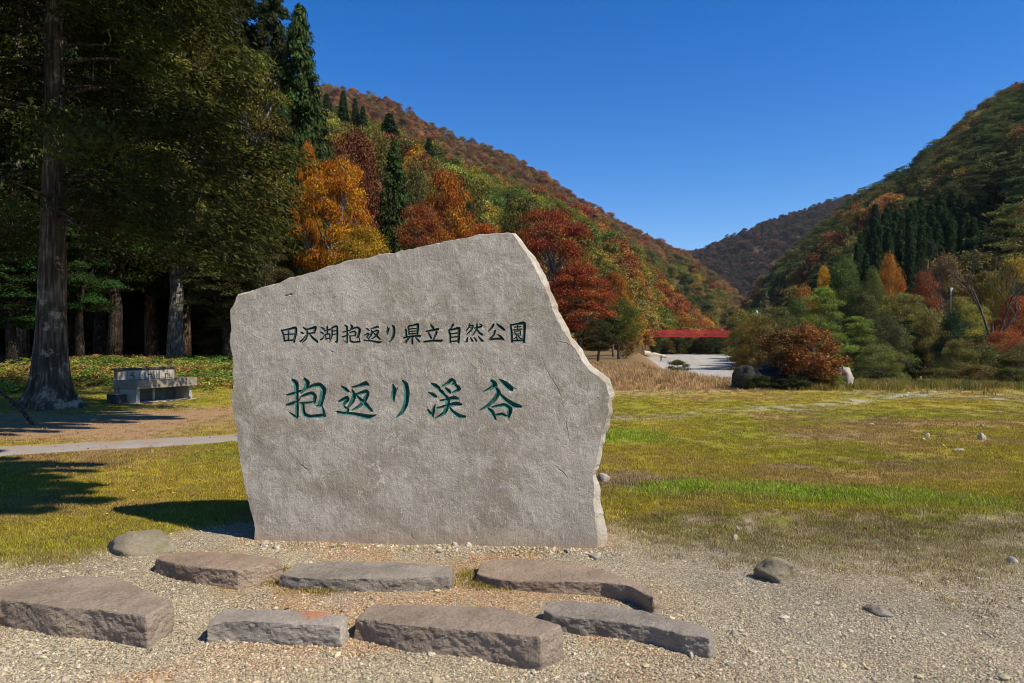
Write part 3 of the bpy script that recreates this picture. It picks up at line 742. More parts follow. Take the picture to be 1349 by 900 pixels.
# ------------------------------------------------------------------ stones
def remesh_mesh(me, voxel):
    o = bpy.data.objects.new("tmp", me); COL.objects.link(o)
    md = o.modifiers.new("r", 'REMESH'); md.mode = 'VOXEL'; md.voxel_size = voxel
    dg = bpy.context.evaluated_depsgraph_get(); dg.update()
    m2 = bpy.data.meshes.new_from_object(o.evaluated_get(dg)); COL.objects.unlink(o); bpy.data.objects.remove(o)
    return m2
def rough_up(me, amp, freq, seed, amp2=0.0, freq2=30, side=0.0):
    n = len(me.vertices); co = np.empty(n*3, np.float32); me.vertices.foreach_get("co", co); co = co.reshape(-1, 3)
    no = np.empty(n*3, np.float32); me.vertex_normals.foreach_get("vector", no); no = no.reshape(-1, 3)
    d = amp*fbm(co[:,0]*freq, co[:,1]*freq, co[:,2]*freq, oct=4, seed=seed, gain=0.6)
    if side: d = d+side*(1-np.abs(no[:,2]))*np.minimum(0.25, fbm(co[:,0]*11, co[:,1]*11, co[:,2]*17, oct=4, seed=seed+9, gain=0.65))
    if amp2: d = d+amp2*fbm(co[:,0]*freq2, co[:,1]*freq2, co[:,2]*freq2, oct=2, seed=seed+5)
    co = co+no*d[:, None]; me.vertices.foreach_set("co", co.astype(np.float32).ravel()); me.update()
    me.polygons.foreach_set("use_smooth", np.full(len(me.polygons), True))

def step_stone(top, h0, h1, mat, label, seed, out=0.02, stain=None):
    xs = [p[0] for p in top]; x0, x1 = min(xs), max(xs)
    T = [G(px, py, h0+(h1-h0)*(px-x0)/(x1-x0)) for px, py in top]
    c = sum(T, Vector())/len(T); base = Vector((c.x, c.y, float(gz(c.x, c.y))))
    mb = MB(); n = len(T)
    tv = [p-base for p in T]
    bv = []
    for p in T:
        d = Vector((p.x-c.x, p.y-c.y, 0)); d = d.normalized() if d.length else d
        bv.append(Vector((p.x, p.y, 0))+d*out-Vector((0,0,0.10))-base)
    mb.add(tv+bv, [tuple(range(n)), tuple(range(2*n-1, n-1, -1))]+[(i, i+n, (i+1) % n+n, (i+1) % n) for i in range(n)])
    me = mb.mesh("step_stone", mat)
    bm = bmesh.new(); bm.from_mesh(me); bmesh.ops.triangulate(bm, faces=bm.faces[:]); bmesh.ops.recalc_face_normals(bm, faces=bm.faces[:]); bm.to_mesh(me); bm.free()
    me = remesh_mesh(me, 0.0085); me.name = "step_stone"
    if not me.materials: me.materials.append(mat)
    rough_up(me, 0.008, 4.5, seed, 0.003, 40, 0.015)
    me.polygons.foreach_set("use_smooth", np.full(len(me.polygons), False))
    o = obj("step_stone", me); o.location = base
    if stain:
        q = G(stain[0], stain[1], (h0+h1)/2)-base; t = NT("stained_step_stone"); co = t.coord(); n1 = t.noise(co, 3.0, 5, 0.6); n2 = t.noise(co, 60, 5, 0.75)
        c_ = t.mix(t.ramp(n1, [(0.35, 0.0), (0.65, 1.0)]), (0.22,0.19,0.155), (0.36,0.31,0.25))
        vm = t.n("ShaderNodeVectorMath", operation='DISTANCE'); t.l(co, vm.inputs[0]); vm.inputs[1].default_value = q
        dd = t.math('ADD', vm.outputs['Value'], t.math('MULTIPLY', n1, 0.12)); c_ = t.mix(t.ramp(dd, [(0.09, 0.85), (0.17, 0.0)]), c_, (0.42,0.17,0.075))
        c_ = t.mix(1.0, c_, t.ramp(n2, [(0.25, 0.65), (0.75, 1.3)]), 'MULTIPLY'); t.bsdf(c_, 0.88, t.bump(n2, 0.8, 0.01), 0.2); me.materials[0] = t.m
    meta(o, label, "stone", "flat stones laid in front of the carved slab"); return o
step_stone([(-70,795),(-10,779),(22,767),(92,759),(153,760),(190,775),(228,793),(192,813),(150,806),(118,802),(78,801),(45,795),(0,790),(-50,803)], 0.15, 0.165, M_STEP, "broad brown flat stone cut off by the left edge of the picture", 11)
step_stone([(204,736),(214,729),(256,727),(320,729),(372,737),(332,749),(312,752),(262,747),(232,743)], 0.10, 0.13, M_STEPB, "brown wedge-shaped flat stone in the back row, leftmost of three", 12)
step_stone([(368,757),(391,743),(430,739),(520,740),(594,746),(597,752),(592,759),(520,762),(440,762),(395,762)], 0.075, 0.09, M_STEPG, "long low grey flat stone in the middle of the back row", 13)
step_stone([(628,756),(634,739),(679,735),(768,744),(806,754),(845,769),(867,784),(860,787),(829,772),(795,767),(710,766),(660,764)], 0.06, 0.11, M_STEPB, "long reddish flat stone tapering right, rightmost of the back row", 14)
step_stone([(273,823),(285,808),(301,803),(356,803),(427,806),(458,812),(448,825),(402,823),(320,818),(290,819)], 0.105, 0.12, M_STEPG, "short grey stone with an orange-stained top in the front row", 15, stain=(418,809))
step_stone([(468,815),(490,796),(594,798),(660,800),(740,823),(711,839),(648,833),(571,826),(533,824),(509,821),(479,816)], 0.11, 0.175, M_STEP, "largest front-row stone with flat brown top and broken corner", 16)
step_stone([(717,803),(723,794),(748,791),(806,796),(864,808),(933,827),(942,834),(934,841),(903,836),(856,825),(787,816),(764,815),(727,809)], 0.09, 0.115, M_STEPG, "narrow dark grey front-row stone pointing right", 17)

def rock(name, loc, size, mat, label, cat, seed, facet=0.16, sub=4, sink=0.25, rz=0.0, group=None, freq=1.3):
    bm = bmesh.new(); bmesh.ops.create_icosphere(bm, subdivisions=sub, radius=0.5)
    rnd = random.Random(seed)
    # cut a few flat facets, then roughen
    for k in range(15):
        d = Vector((rnd.uniform(-1,1), rnd.uniform(-1,1), rnd.uniform(-0.4,1))).normalized(); lim = rnd.uniform(0.27, 0.44)
        for v in bm.verts:
            q = v.co.dot(d)
            if q > lim: v.co -= d*(q-lim)*0.9
    me = bpy.data.meshes.new(name); bm.to_mesh(me); bm.free(); me.materials.append(mat)
    rough_up(me, facet*0.35, freq*2, seed, 0.02, 11)
    n = len(me.vertices); co = np.empty(n*3, np.float32); me.vertices.foreach_get("co", co); co = co.reshape(-1, 3)
    co = co*np.array(size)[None, :]; co[:,2] += size[2]*(0.5-sink)
    me.vertices.foreach_set("co", co.astype(np.float32).ravel()); me.update()
    o = obj(name, me); o.location = (loc[0], loc[1], float(gz(loc[0], loc[1]))+(loc[2] if len(loc) > 2 else 0)); o.rotation_euler = (0,0,rz)
    meta(o, label, cat, group); return o
p = G(187, 722); rock("mossy_rock", p, (0.66, 0.42, 0.26), M_MOSSY, "low mossy rock lying beside the slab's left foot", "rock", 31, sink=0.36)
p = G(1023, 764); rock("mossy_rock", p, (0.31, 0.25, 0.19), M_MOSSY, "lumpy olive-brown rock alone on the gravel right of the slab", "rock", 32, facet=0.4, sink=0.25)
p = G(1157, 808); rock("flat_stone", p, (0.20, 0.13, 0.075), M_STEPG, "small flat reddish-grey stone on the gravel at lower right", "stone", 33, sink=0.35, rz=-0.5)
p = G(795, 634); rock("grey_stone", p, (0.15, 0.13, 0.14), M_GREYROCK, "small square grey stone just behind the slab's right edge", "stone", 34, sink=0.2)
small = [(1222,577,.10,.08,"upper of two small pale stones side by side on the right lawn"),(1217,582,.10,.07,"lower of two small pale stones side by side on the right lawn"),
 (1294,563,.13,.08,"small dark-sided stone furthest back on the right lawn"),(1294,581,.14,.13,"upright pale stone with dark left side on the right lawn"),
 (1264,595,.18,.06,"long low stone lying flat on the right lawn"),(1243,589,.07,.04,"tiny pale stone left of the long low stone on the lawn"),
 (1306,576,.07,.04,"tiny whitish stone right of the upright stone on the lawn"),
 (599,719,.060,.045,"rounded tan pebble in front of the slab's middle"),(617,720,.055,.05,"round pale pebble at the slab's foot, largest of the row"),(511,715,.05,.035,"ochre pebble at the slab's foot below the middle of the lettering"),
 (785,733,.13,.035,"flat whitish stone at the slab's right foot"),(747,726,.07,.04,"grey pebble at the slab's foot near its right corner"),
 (968,712,.075,.06,"single grey stone where gravel meets thin grass"),(967,838,.06,.03,"small brown stone right of the narrow front-row stone"),
 (911,868,.04,.03,"tiny yellowish pebble below the tip of the narrow front-row stone"),(1333,742,.08,.06,"pinkish stone on the thin grass near the right edge"),
 (1033,817,.075,.02,"white flat fragment lying on the gravel at lower right"),(348,718,.09,.05,"grey stone by the slab's left corner"),
 (362,722,.06,.04,"small grey pebble next to the slab's left corner stone"),(50,862,.05,.02,"white pebble on the gravel at lower left"),(168,873,.045,.025,"bluish grey pebble on the gravel at lower left")]
for i, (px, py, w, h, lb) in enumerate(small):
    mat = M_PALE if any(k in lb for k in ("pale", "white", "yellow", "pinkish", "tan", "ochre")) else M_GREYROCK
    rock("pebble" if w < 0.075 else "stone", G(px, py), (w, w*0.75, h*1.25), mat, lb, "stone", 200+i, sub=3, sink=0.3, rz=i*0.8)

# ------------------------------------------------------------------ foliage builders
def leaves(centers, normals, L, Wd, rng, droop=0.0, axis=None):
    n = len(centers)
    nr = normals/np.linalg.norm(normals, axis=1)[:, None]
    a = rng.normal(size=(n, 3)) if axis is None else axis + 0.35*rng.normal(size=(n, 3))
    a = a - nr*np.sum(a*nr, 1)[:, None]; a /= np.linalg.norm(a, axis=1)[:, None]+1e-9
    b = np.cross(nr, a)
    l = (L*rng.uniform(0.6, 1.3, n))[:, None]*0.5; w = (Wd*rng.uniform(0.6, 1.3, n))[:, None]*0.5
    v0 = centers-a*l; v2 = centers+a*l-nr*l*0.25; v1 = centers+b*w+a*l*0.15; v3 = centers-b*w+a*l*0.15
    V = np.stack([v0, v1, v2, v3], 1).reshape(-1, 3)
    F = np.arange(n*4).reshape(n, 4); return V, F
def crown_mesh(name, C, N, L, W, tone, rng, mat, axis=None):
    V, F = leaves(C, N, L, W, rng, axis=axis)
    me = np_mesh(name, V, F, mat)
    a = me.attributes.new("tone", 'FLOAT', 'FACE'); a.data.foreach_set("value", np.clip(tone, 0, 1).astype(np.float32))
    return me

def broad_tree(seed, H=10.0, D=7.6, z0=0.24, nclump=46, nleaf=300, L=0.27, flat=0.55, layered=0.0, mat=None, bark=None, tone=(0.25, 0.7), rclump=0.13):
    rng = np.random.default_rng(seed); rnd = random.Random(seed)
    cz = H*(z0+(1-z0)*0.5); rz = H*(1-z0)*0.5; rx = D/2
    ph = rng.uniform(0, 6.28); C, N, T = [], [], []; mb = MB()
    top = H*0.72
    tr = [Vector((0,0,-0.4))]; rr = [0.030*H]
    for k in range(1, 9):
        tr.append(Vector((math.sin(ph+k)*0.012*H*k/4, math.cos(ph+k*1.3)*0.012*H*k/4, top*k/8))); rr.append(0.026*H*(1-k/9.5))
    mb.tube(tr, rr, 8)
    for k in range(nclump):
        # points over the dome, lobed so the outline is uneven
        zz = rng.uniform(-0.95, 1.0); th = rng.uniform(0, 6.283)
        lob = 1+0.16*math.sin(3*th+ph)+0.10*math.sin(5*th+2*ph+3*zz)
        rad = math.sqrt(max(0, 1-zz*zz))*lob*(0.9 if zz > 0 else 1.0); f = rng.uniform(0.5, 0.95)
        c = np.array([rx*0.88*rad*f*math.cos(th), rx*0.88*rad*f*math.sin(th), cz+rz*0.86*zz*(0.75+0.25*f)])
        if layered: c[2] = c[2]*(1-layered)+layered*(round(c[2]/(0.115*H))*0.115*H)
        cr = H*rclump*rng.uniform(0.7, 1.25)
        nl = int(nleaf*rng.uniform(0.7, 1.2))
        d = rng.normal(size=(nl, 3)); d /= np.linalg.norm(d, axis=1)[:, None]
        r = rng.random(nl)**0.45
        off = d*r[:, None]*cr*np.array([1.15, 1.15, flat])
        # droop towards the rim of each clump
        off[:,2] -= 0.22*(off[:,0]**2+off[:,1]**2)/cr
        P = c+off; C.append(P)
        nn = d*0.7+np.array([0,0,0.75])+0.7*rng.normal(size=(nl, 3)); N.append(nn)
        ct = rng.uniform(*tone)
        T.append(ct+0.18*rng.normal(size=nl))
        # limb
        if k % 2 == 0:
            st = tr[min(8, max(3, int((c[2]/top)*6)))]; e = Vector(c.tolist())
            mid = st.lerp(e, 0.5)+Vector((0,0,-0.03*H+rnd.uniform(-.02,.03)*H))
            mb.tube([st, mid, e], [0.010*H, 0.006*H, 0.002*H], 5, False)
            for q in range(3):
                e2 = e+Vector((rnd.uniform(-1,1), rnd.uniform(-1,1), rnd.uniform(-.3,.8)))*cr
                mb.tube([mid.lerp(e, 0.6), e2], [0.003*H, 0.001*H], 3, False)
    C, N, T = np.concatenate(C), np.concatenate(N), np.concatenate(T)
    return mb.mesh("trunk", bark or M_BARKG, True), crown_mesh("crown", C, N, L, L*0.62, T, rng, mat or M_LEAF), H, D

def conifer_tree(seed, H=10.0, D=3.6, z0=0.1, nbr=150, ncl=3, nleaf=32, L=0.22, droop=0.25, prof=0.8, trunk_r=0.02, mat=None, bark=None, cl=0.045, up=0.0, full=0.0, trunk=True):
    rng = np.random.default_rng(seed); C, N, T, A = [], [], [], []; mb = MB()
    tp = [Vector((0.004*H*math.sin(i*1.1+seed), 0.004*H*math.cos(i*0.9+seed), H*i/12*0.99-(0.4 if i == 0 else 0))) for i in range(13)]
    mb.tube(tp, [H*trunk_r*(1.35 if i == 0 else 1)*max(0.06, 1-i/12.3) for i in range(13)], 10)
    for k in range(nbr):
        u = (k+rng.random())/nbr; z = z0+(1-z0)*u**1.0
        prof_r = (1-u)**prof
        if full: prof_r = min(1.0, prof_r*(1+full))*min(1.0, 0.6+u*4)
        Lb = D/2*(prof_r*rng.uniform(0.72, 1.1)+0.03)
        th = k*2.399+rng.uniform(-0.5, 0.5); dx, dy = math.cos(th), math.sin(th)
        st = np.array([0, 0, z*H])
        end = st+np.array([dx*Lb, dy*Lb, -droop*Lb+up*Lb])
        if k % 2 == 0 and Lb > 0.05*H:
            m = (st+end)/2+np.array([0,0,0.06*Lb])
            mb.tube([st.tolist(), m.tolist(), end.tolist()], [0.0042*H, 0.0028*H, 0.0008*H], 4, False)
        for q in range(ncl):
            f = 0.35+0.65*(q+rng.random()*0.9)/ncl
            c = st+(end-st)*f+np.array([0,0,0.06*Lb*math.sin(f*3.1)])
            cr = H*cl*rng.uniform(0.65, 1.25)*(0.55+0.45*prof_r)
            d = rng.normal(size=(nleaf, 3)); d /= np.linalg.norm(d, axis=1)[:, None]
            off = d*(rng.random(nleaf)**0.5)[:, None]*cr*np.array([1.0,1.0,0.7])
            off[:,2] -= 0.25*np.linalg.norm(off[:,:2], axis=1)
            C.append(c+off); N.append(d*0.8+np.array([dx*0.4,dy*0.4,0.6])+0.5*rng.normal(size=(nleaf, 3)))
            A.append(np.tile(np.array([dx,dy,-0.5+up*2]), (nleaf, 1)))
            T.append(rng.uniform(0.05, 0.8)+0.17*rng.normal(size=nleaf))
    C, N, T, A = np.concatenate(C), np.concatenate(N), np.concatenate(T), np.concatenate(A)
    return mb.mesh("trunk", bark or M_BARK, True), crown_mesh("crown", C, N, L, L*0.42, T, rng, mat or M_LEAF, A), H, D

def pine_tree(seed, H=10.0, D=9.0, npad=20, nleaf=700, L=0.22, mat=None, lo=0.35):
    rng = np.random.default_rng(seed); rnd = random.Random(seed); C, N, T = [], [], []; mb = MB()
    tp = [Vector((0.05*H*math.sin(i*0.55+seed), 0.04*H*math.cos(i*0.7+seed), H*0.9*i/9-(0.4 if i == 0 else 0))) for i in range(10)]
    mb.tube(tp, [H*0.026*(1-i/10.5) for i in range(10)], 8)
    for k in range(npad):
        u = k/(npad-1); z = lo+(0.97-lo)*u; reach = D/2*(1-0.75*u**1.6)*rng.uniform(0.35, 1.0)
        th = k*2.4+rng.uniform(-.4,.4); st = tp[min(9, int(z*10))]
        c = np.array([math.cos(th)*reach, math.sin(th)*reach, z*H])+np.array([st.x, st.y, 0])
        rx = H*rng.uniform(0.13, 0.22)*(1-0.35*u)
        mb.tube([st-Vector((0,0,0.05*H)), st.lerp(Vector(c.tolist()), 0.55)+Vector((0,0,-0.01*H)), c.tolist()], [0.011*H, 0.007*H, 0.002*H], 5, False)
        r = rng.random(nleaf)**0.55; a = rng.uniform(0, 6.283, nleaf)
        lob = 1+0.25*np.sin(4*a+k)+0.15*np.sin(7*a)
        off = np.stack([np.cos(a)*r*rx*lob, np.sin(a)*r*rx*lob, rng.normal(size=nleaf)*0.012*H-0.10*rx*r*r+0.02*H], 1)
        C.append(c+off); N.append(np.array([0,0,1.0])+0.65*rng.normal(size=(nleaf, 3)))
        T.append(rng.uniform(0.35, 0.65)+0.16*rng.normal(size=nleaf)+off[:,2]*1.0/H*8)
    C, N, T = np.concatenate(C), np.concatenate(N), np.concatenate(T)
    return mb.mesh("trunk", M_BARKG, True), crown_mesh("crown", C, N, L, L*0.4, T, rng, mat or M_LEAF), H, D

def bare_branches(seed, H=10.0, spread=0.42, levels=5):
    rnd = random.Random(seed); mb = MB()
    def grow(p, d, L, r, lv):
        n = 4; r = max(r, 0.009); pts = [p]; q = p; jt = 0.03 if lv >= levels else 0.10
        for i in range(n):
            d = (d+Vector((rnd.uniform(-1,1), rnd.uniform(-1,1), rnd.uniform(-.3,.7)))*jt).normalized(); q = q+d*L/n; pts.append(q)
        mb.tube(pts, [r*(1-0.55*i/n) for i in range(n+1)], 5 if lv > 1 else 3, False)
        if lv == 0: return
        for k in range(3 if lv > 1 else 4):
            i = rnd.choice((2,3,4)); 
            nd = (d+Vector((rnd.uniform(-1,1), rnd.uniform(-1,1), rnd.uniform(-.1,.9)))*(spread*2)).normalized()
            grow(pts[i], nd, L*rnd.uniform(0.5, 0.72), r*0.5, lv-1)
    q = Vector((0,0,-0.3)); grow(q, Vector((0.02,0,1)), H*0.46, 0.015*H, levels)
    grow(Vector((0.02*H,0,H*0.28)), Vector((0.28,0.1,1)).normalized(), H*0.3, 0.007*H, levels-1)
    grow(Vector((0,0,H*0.33)), Vector((-0.28,-0.1,1)).normalized(), H*0.28, 0.007*H, levels-1)
    return mb.mesh("trunk", M_BARKG, True)

# near-view protos (each shared by several copies)
BR = [broad_tree(101, nclump=56, nleaf=430, L=0.18, rclump=0.12), broad_tree(102, D=9.4, layered=0.35, flat=0.38, nclump=72, nleaf=400, L=0.17, rclump=0.12), broad_tree(103, D=6.6, nclump=54, nleaf=430, L=0.18, rclump=0.12), broad_tree(104, D=10.4, layered=0.45, flat=0.34, nclump=90, nleaf=340, L=0.16, rclump=0.12)]
CD = [conifer_tree(111, D=3.4, nbr=170), conifer_tree(112, D=3.0, nbr=170, prof=0.9), conifer_tree(113, D=4.2, nbr=180, full=0.5)]
OLD = [conifer_tree(121, H=30, D=10.5, z0=0.17, nbr=130, ncl=5, nleaf=75, L=0.36, droop=0.30, prof=0.75, trunk_r=0.0145, cl=0.034, full=0.9),
       conifer_tree(122, H=30, D=10.0, z0=0.14, nbr=130, ncl=5, nleaf=75, L=0.34, droop=0.38, prof=0.6, trunk_r=0.014, cl=0.034, full=0.7, bark=M_BARKR)]
EV = [broad_tree(131, H=20, D=9.5, z0=0.12, nclump=78, nleaf=620, L=0.19, flat=0.36, rclump=0.066, tone=(0.0, 0.9)), broad_tree(132, H=20, D=8.0, z0=0.10, nclump=72, nleaf=620, L=0.19, flat=0.34, rclump=0.068, tone=(0.0, 0.9))]
PN = [pine_tree(141), pine_tree(142, D=7.0, npad=16)]
SH = [broad_tree(151, H=3, D=4.2, z0=0.02, nclump=40, nleaf=170, L=0.13, flat=0.8, rclump=0.15), broad_tree(152, H=3, D=4.0, z0=0.02, nclump=38, nleaf=170, L=0.13, flat=0.7, rclump=0.16)]

def tree(name, proto, px, Y, top, wpx, color, label, cat="tree", group=None, rz=None, zb=None, bark=None):
    x = AX(px, Y); z = zat(x, Y) if zb is None else zb
    tm, cm, H, D = proto
    Hh = EYE+Y*(450-top)/900-z; Ww = wpx*Y/900.0
    root = empty(name, (x, Y, z), random.uniform(0, 6.28) if rz is None else rz)
    root.scale = (Ww/D, Ww/D, Hh/H)
    tk = obj("trunk", tm, root)
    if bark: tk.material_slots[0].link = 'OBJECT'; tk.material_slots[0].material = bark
    c = obj("crown", cm, root); c.color = (*color, 1)
    meta(root, label, cat, group); return root

OLIVE = (0.115,0.105,0.022); DGREEN = (0.028,0.055,0.014); GREEN = (0.055,0.095,0.018); ORANGE = (0.40,0.145,0.014)
YELLOW = (0.40,0.24,0.02); RED = (0.22,0.036,0.016); DRED = (0.13,0.026,0.016); RUST = (0.22,0.085,0.028); BROWN = (0.14,0.075,0.035)

# ------------------------------------------------------------------ cedar grove on the left
def big_cedar():
    x, y = AX(66, 16.2), 16.2; root = empty("cedar_tree", (x, y, float(gz(x, y))))
    meta(root, "huge old cedar with flared dark trunk nearest the path", "tree", "old cedars of the grove")
    nr, ns = 70, 40; V = []
    for i in range(nr+1):
        f = i/nr; z = -0.3+f**1.5*20.0
        r = 0.36*(1-0.72*f**0.75)+0.26*math.exp(-max(z, 0)/0.30)+0.12*math.exp(-max(z,0)/1.9)
        for k in range(ns):
            a = 2*math.pi*k/ns
            lob = 1+0.16*math.exp(-max(z,0)/0.6)*math.sin(5*a+0.8)+0.05*math.sin(9*a+z*0.7)
            rr = r*lob+0.022*float(vnoise(a*6.0, z*0.9, seed=5))+0.012*float(vnoise(a*14, z*2.2, seed=6))
            V.append((rr*math.cos(a)+0.02*z*0.6, rr*math.sin(a), z))
    idx = np.arange((nr+1)*ns).reshape(nr+1, ns)
    F = np.stack([idx[:-1], np.roll(idx[:-1], -1, 1), np.roll(idx[1:], -1, 1), idx[1:]], -1).reshape(-1, 4)
    obj("trunk", np_mesh("trunk", V, F, M_BARKO, True), root)
    mb = MB(); rnd = random.Random(4)
    for (z, a, L, dz) in [(5.4,-0.2,1.7,-0.1),(6.2,0.15,1.5,0.2),(7.4,-0.1,2.2,0.1),(8.1,0.3,2.6,-0.2),(7.9,2.9,2.8,0.9),(8.8,2.7,3.0,1.0),(4.6,0.3,1.2,-0.5),(6.8,3.4,1.6,0.4),(9.4,-0.6,2.4,0.2)]:
        d = Vector((math.cos(a), -abs(math.sin(a))-0.1, dz/L)); st = Vector((0.015*z, 0, z))
        pts = [st, st+d*L*0.4+Vector((0,0,rnd.uniform(-.05,.15))), st+d*L*0.75, st+d*L+Vector((0,0,rnd.uniform(-.4,.2)))]
        mb.tube(pts, [0.06, 0.042, 0.03, 0.012], 7)
        for q in range(3):
            s_ = pts[1].lerp(pts[3], rnd.random()); mb.tube([s_, s_+Vector((rnd.uniform(-.6,.6), rnd.uniform(-.4,.4), rnd.uniform(-.7,.3)))], [0.018, 0.006], 4)
    mb.build("dead_branch", M_BARK, root, True)
    tm, cm, H, D = OLD[0]
    # crown of its own: sprays on long drooping limbs, starting above the visible trunk
    rng = np.random.default_rng(77); C, N, T, A = [], [], [], []; lb = MB()
    for k in range(190):
        u = (k+rng.random())/190; z = 4.6+u*22; Lb = (6.4*(1-u)**0.7)*rng.uniform(0.6, 1.05)
        th = k*2.399+rng.uniform(-.4,.4)
        aa = ((th+math.pi) % (2*math.pi))-math.pi
        if z < 10.5 and -1.75 < aa < -0.72 and rng.random() < 0.72: continue
        if z < 7.0 and aa < -1.75: continue
        dx, dy = math.cos(th), math.sin(th); st = np.array([0.012*z, 0, z]); end = st+np.array([dx*Lb, dy*Lb, -0.28*Lb])
        lb.tube([st.tolist(), ((st+end)/2+np.array([0,0,.12*Lb])).tolist(), end.tolist()], [0.034, 0.02, 0.006], 5, False)
        for q in range(7):
            f = 0.22+0.78*(q+rng.random())/7; c = st+(end-st)*f+np.array([rng.normal()*0.3, rng.normal()*0.3, 0.3*math.sin(f*3.1)])
            nl = 165; d = rng.normal(size=(nl, 3)); d /= np.linalg.norm(d, axis=1)[:, None]
            off = d*(rng.random(nl)**0.5)[:, None]*rng.uniform(0.5, 1.0)*np.array([1,1,.55]); off[:,2] -= 0.25*np.linalg.norm(off[:,:2], axis=1)
            C.append(c+off); N.append(d*.8+np.array([0,0,.6])+.5*rng.normal(size=(nl,3))); A.append(np.tile([dx,dy,-.5],(nl,1))); T.append(rng.uniform(.0,.85)+.15*rng.normal(size=nl))
    lb.build("limb", M_BARK, root, True)
    c = obj("crown", crown_mesh("crown", np.concatenate(C), np.concatenate(N), 0.17, 0.065, np.concatenate(T), rng, M_LEAF, np.concatenate(A)), root)
    c.color = (0.050,0.056,0.011,1)  # leaf colour lowered to carry the grove's shade
big_cedar()

GRV = "old cedars of the grove"
for px, Y, top, w, pr, col, lb in [
   (24, 39, -260, 215, OLD[1], (0.040,0.058,0.014), "cedar with a straight reddish lit trunk at the left edge"),
   (88, 47, -200, 185, OLD[1], (0.035,0.055,0.014), "cedar with thin trunk just right of the huge trunk"),
   (133, 44, -180, 165, OLD[0], (0.045,0.060,0.014), "cedar with slim pale trunk behind the washing trough's left end"),
   (199, 51, -190, 180, OLD[1], (0.060,0.075,0.016), "cedar with stout mottled trunk behind the washing trough"),
   (244, 50, -150, 175, OLD[0], (0.075,0.075,0.018), "cedar with straight pale trunk behind the trough's right end"),
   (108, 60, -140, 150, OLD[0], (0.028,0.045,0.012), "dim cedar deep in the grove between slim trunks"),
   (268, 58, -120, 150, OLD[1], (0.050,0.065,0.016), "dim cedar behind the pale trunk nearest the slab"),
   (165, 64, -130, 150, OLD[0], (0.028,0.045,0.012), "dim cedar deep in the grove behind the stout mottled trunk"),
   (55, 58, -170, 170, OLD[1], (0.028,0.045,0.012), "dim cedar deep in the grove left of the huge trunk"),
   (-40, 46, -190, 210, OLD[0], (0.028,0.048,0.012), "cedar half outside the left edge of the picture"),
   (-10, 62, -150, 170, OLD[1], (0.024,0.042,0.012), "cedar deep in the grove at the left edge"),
   (305, 62, -60, 150, OLD[0], (0.055,0.068,0.018), "tall dark cedar rising behind the slab's upper left corner"),
   (358, 60, -35, 128, OLD[0], (0.050,0.065,0.018), "tall dense cedar left of the pointed cone-shaped one")]:
    tree("cedar_tree", pr, px, Y, top, w, tuple(c_*0.62 for c_ in col), lb, "tree", GRV, bark=None if px in (24, 199, 244) else M_BARKD)  # all but the lit trunks get darkened bark; crown colours lowered for shade
# evergreen broadleaves and understorey in front of the cedars
for px, Y, top, w, pr, col, lb in [
   (230, 37, -40, 190, EV[0], (0.165,0.145,0.024), "tall olive-leaved tree with pale dead twigs in front of the grove"),
   (312, 41, 20, 150, EV[1], (0.150,0.135,0.024), "olive-leaved tree filling the gap above the slab's left end"),
   (150, 35, 60, 150, EV[1], (0.055,0.085,0.016), "dark-leaved tree between the huge trunk and the olive tree"),
   (362, 50, 120, 95, EV[0], (0.075,0.085,0.020), "rounded green tree below the pointed cedar"),
   (300, 34, 255, 120, EV[1], (0.085,0.082,0.024), "low leafy tree touching the slab's left shoulder"),
   (350, 40, 300, 90, EV[0], (0.085,0.065,0.024), "brownish-green tree just above the slab's sloping top"),
   (105, 33, 215, 110, EV[0], (0.045,0.085,0.018), "shady leafy tree right of the huge trunk"),
   (15, 30, 250, 120, EV[1], (0.035,0.080,0.018), "deep green tree left of the huge trunk")]:
    tree("evergreen_tree", pr, px, Y, top, w, tuple(c_*0.8 for c_ in col), lb, "tree", "broad-leaved evergreens before the grove", bark=M_BARKG if px in (230, 312, 350) else M_BARKD, zb=float(gz(AX(px, Y), Y))-(0.0 if top < 150 else 0.0))  # leaf colours lowered and most bark darkened in place of deeper shade
for px, Y, top, w, pr, col, lb in [
   (394, 56, 10, 118, CD[2], (0.045,0.075,0.016), "tall pointed cedar against the sky at the grove's right end"),
   (368, 52, 135, 84, CD[2], (0.030,0.075,0.026), "bluish-green young cedar below the tall pointed one"),
   (418, 60, 140, 66, CD[0], (0.045,0.072,0.016), "short dense cedar at the right foot of the tall pointed one"),
   (520, 62, 185, 74, CD[2], (0.052,0.075,0.018), "narrow ivy-green conifer between the orange trees"),
   (430, 226, 124, 34, CD[0], (0.035,0.060,0.016), "leftmost of the small conifers on the hill shoulder"),
   (452, 228, 120, 28, CD[1], (0.028,0.055,0.016), "slim pointed conifer on the hill shoulder, second from left"),
   (468, 226, 130, 24, CD[1], (0.028,0.055,0.016), "slim conifer on the hill shoulder left of the shortest one"),
   (478, 224, 140, 26, CD[1], (0.030,0.055,0.016), "shortest of the small conifers on the hill shoulder"),
   (513, 222, 150, 50, CD[0], (0.028,0.052,0.016), "broad dark conifer on the hill right of the shoulder group"),
   (565, 228, 182, 30, CD[0], (0.032,0.055,0.016), "lone dark conifer further right on the left hill")]:
    tree("conifer_tree", pr, px, Y, top, w, col, lb, "tree", "conifers on the left hillside")

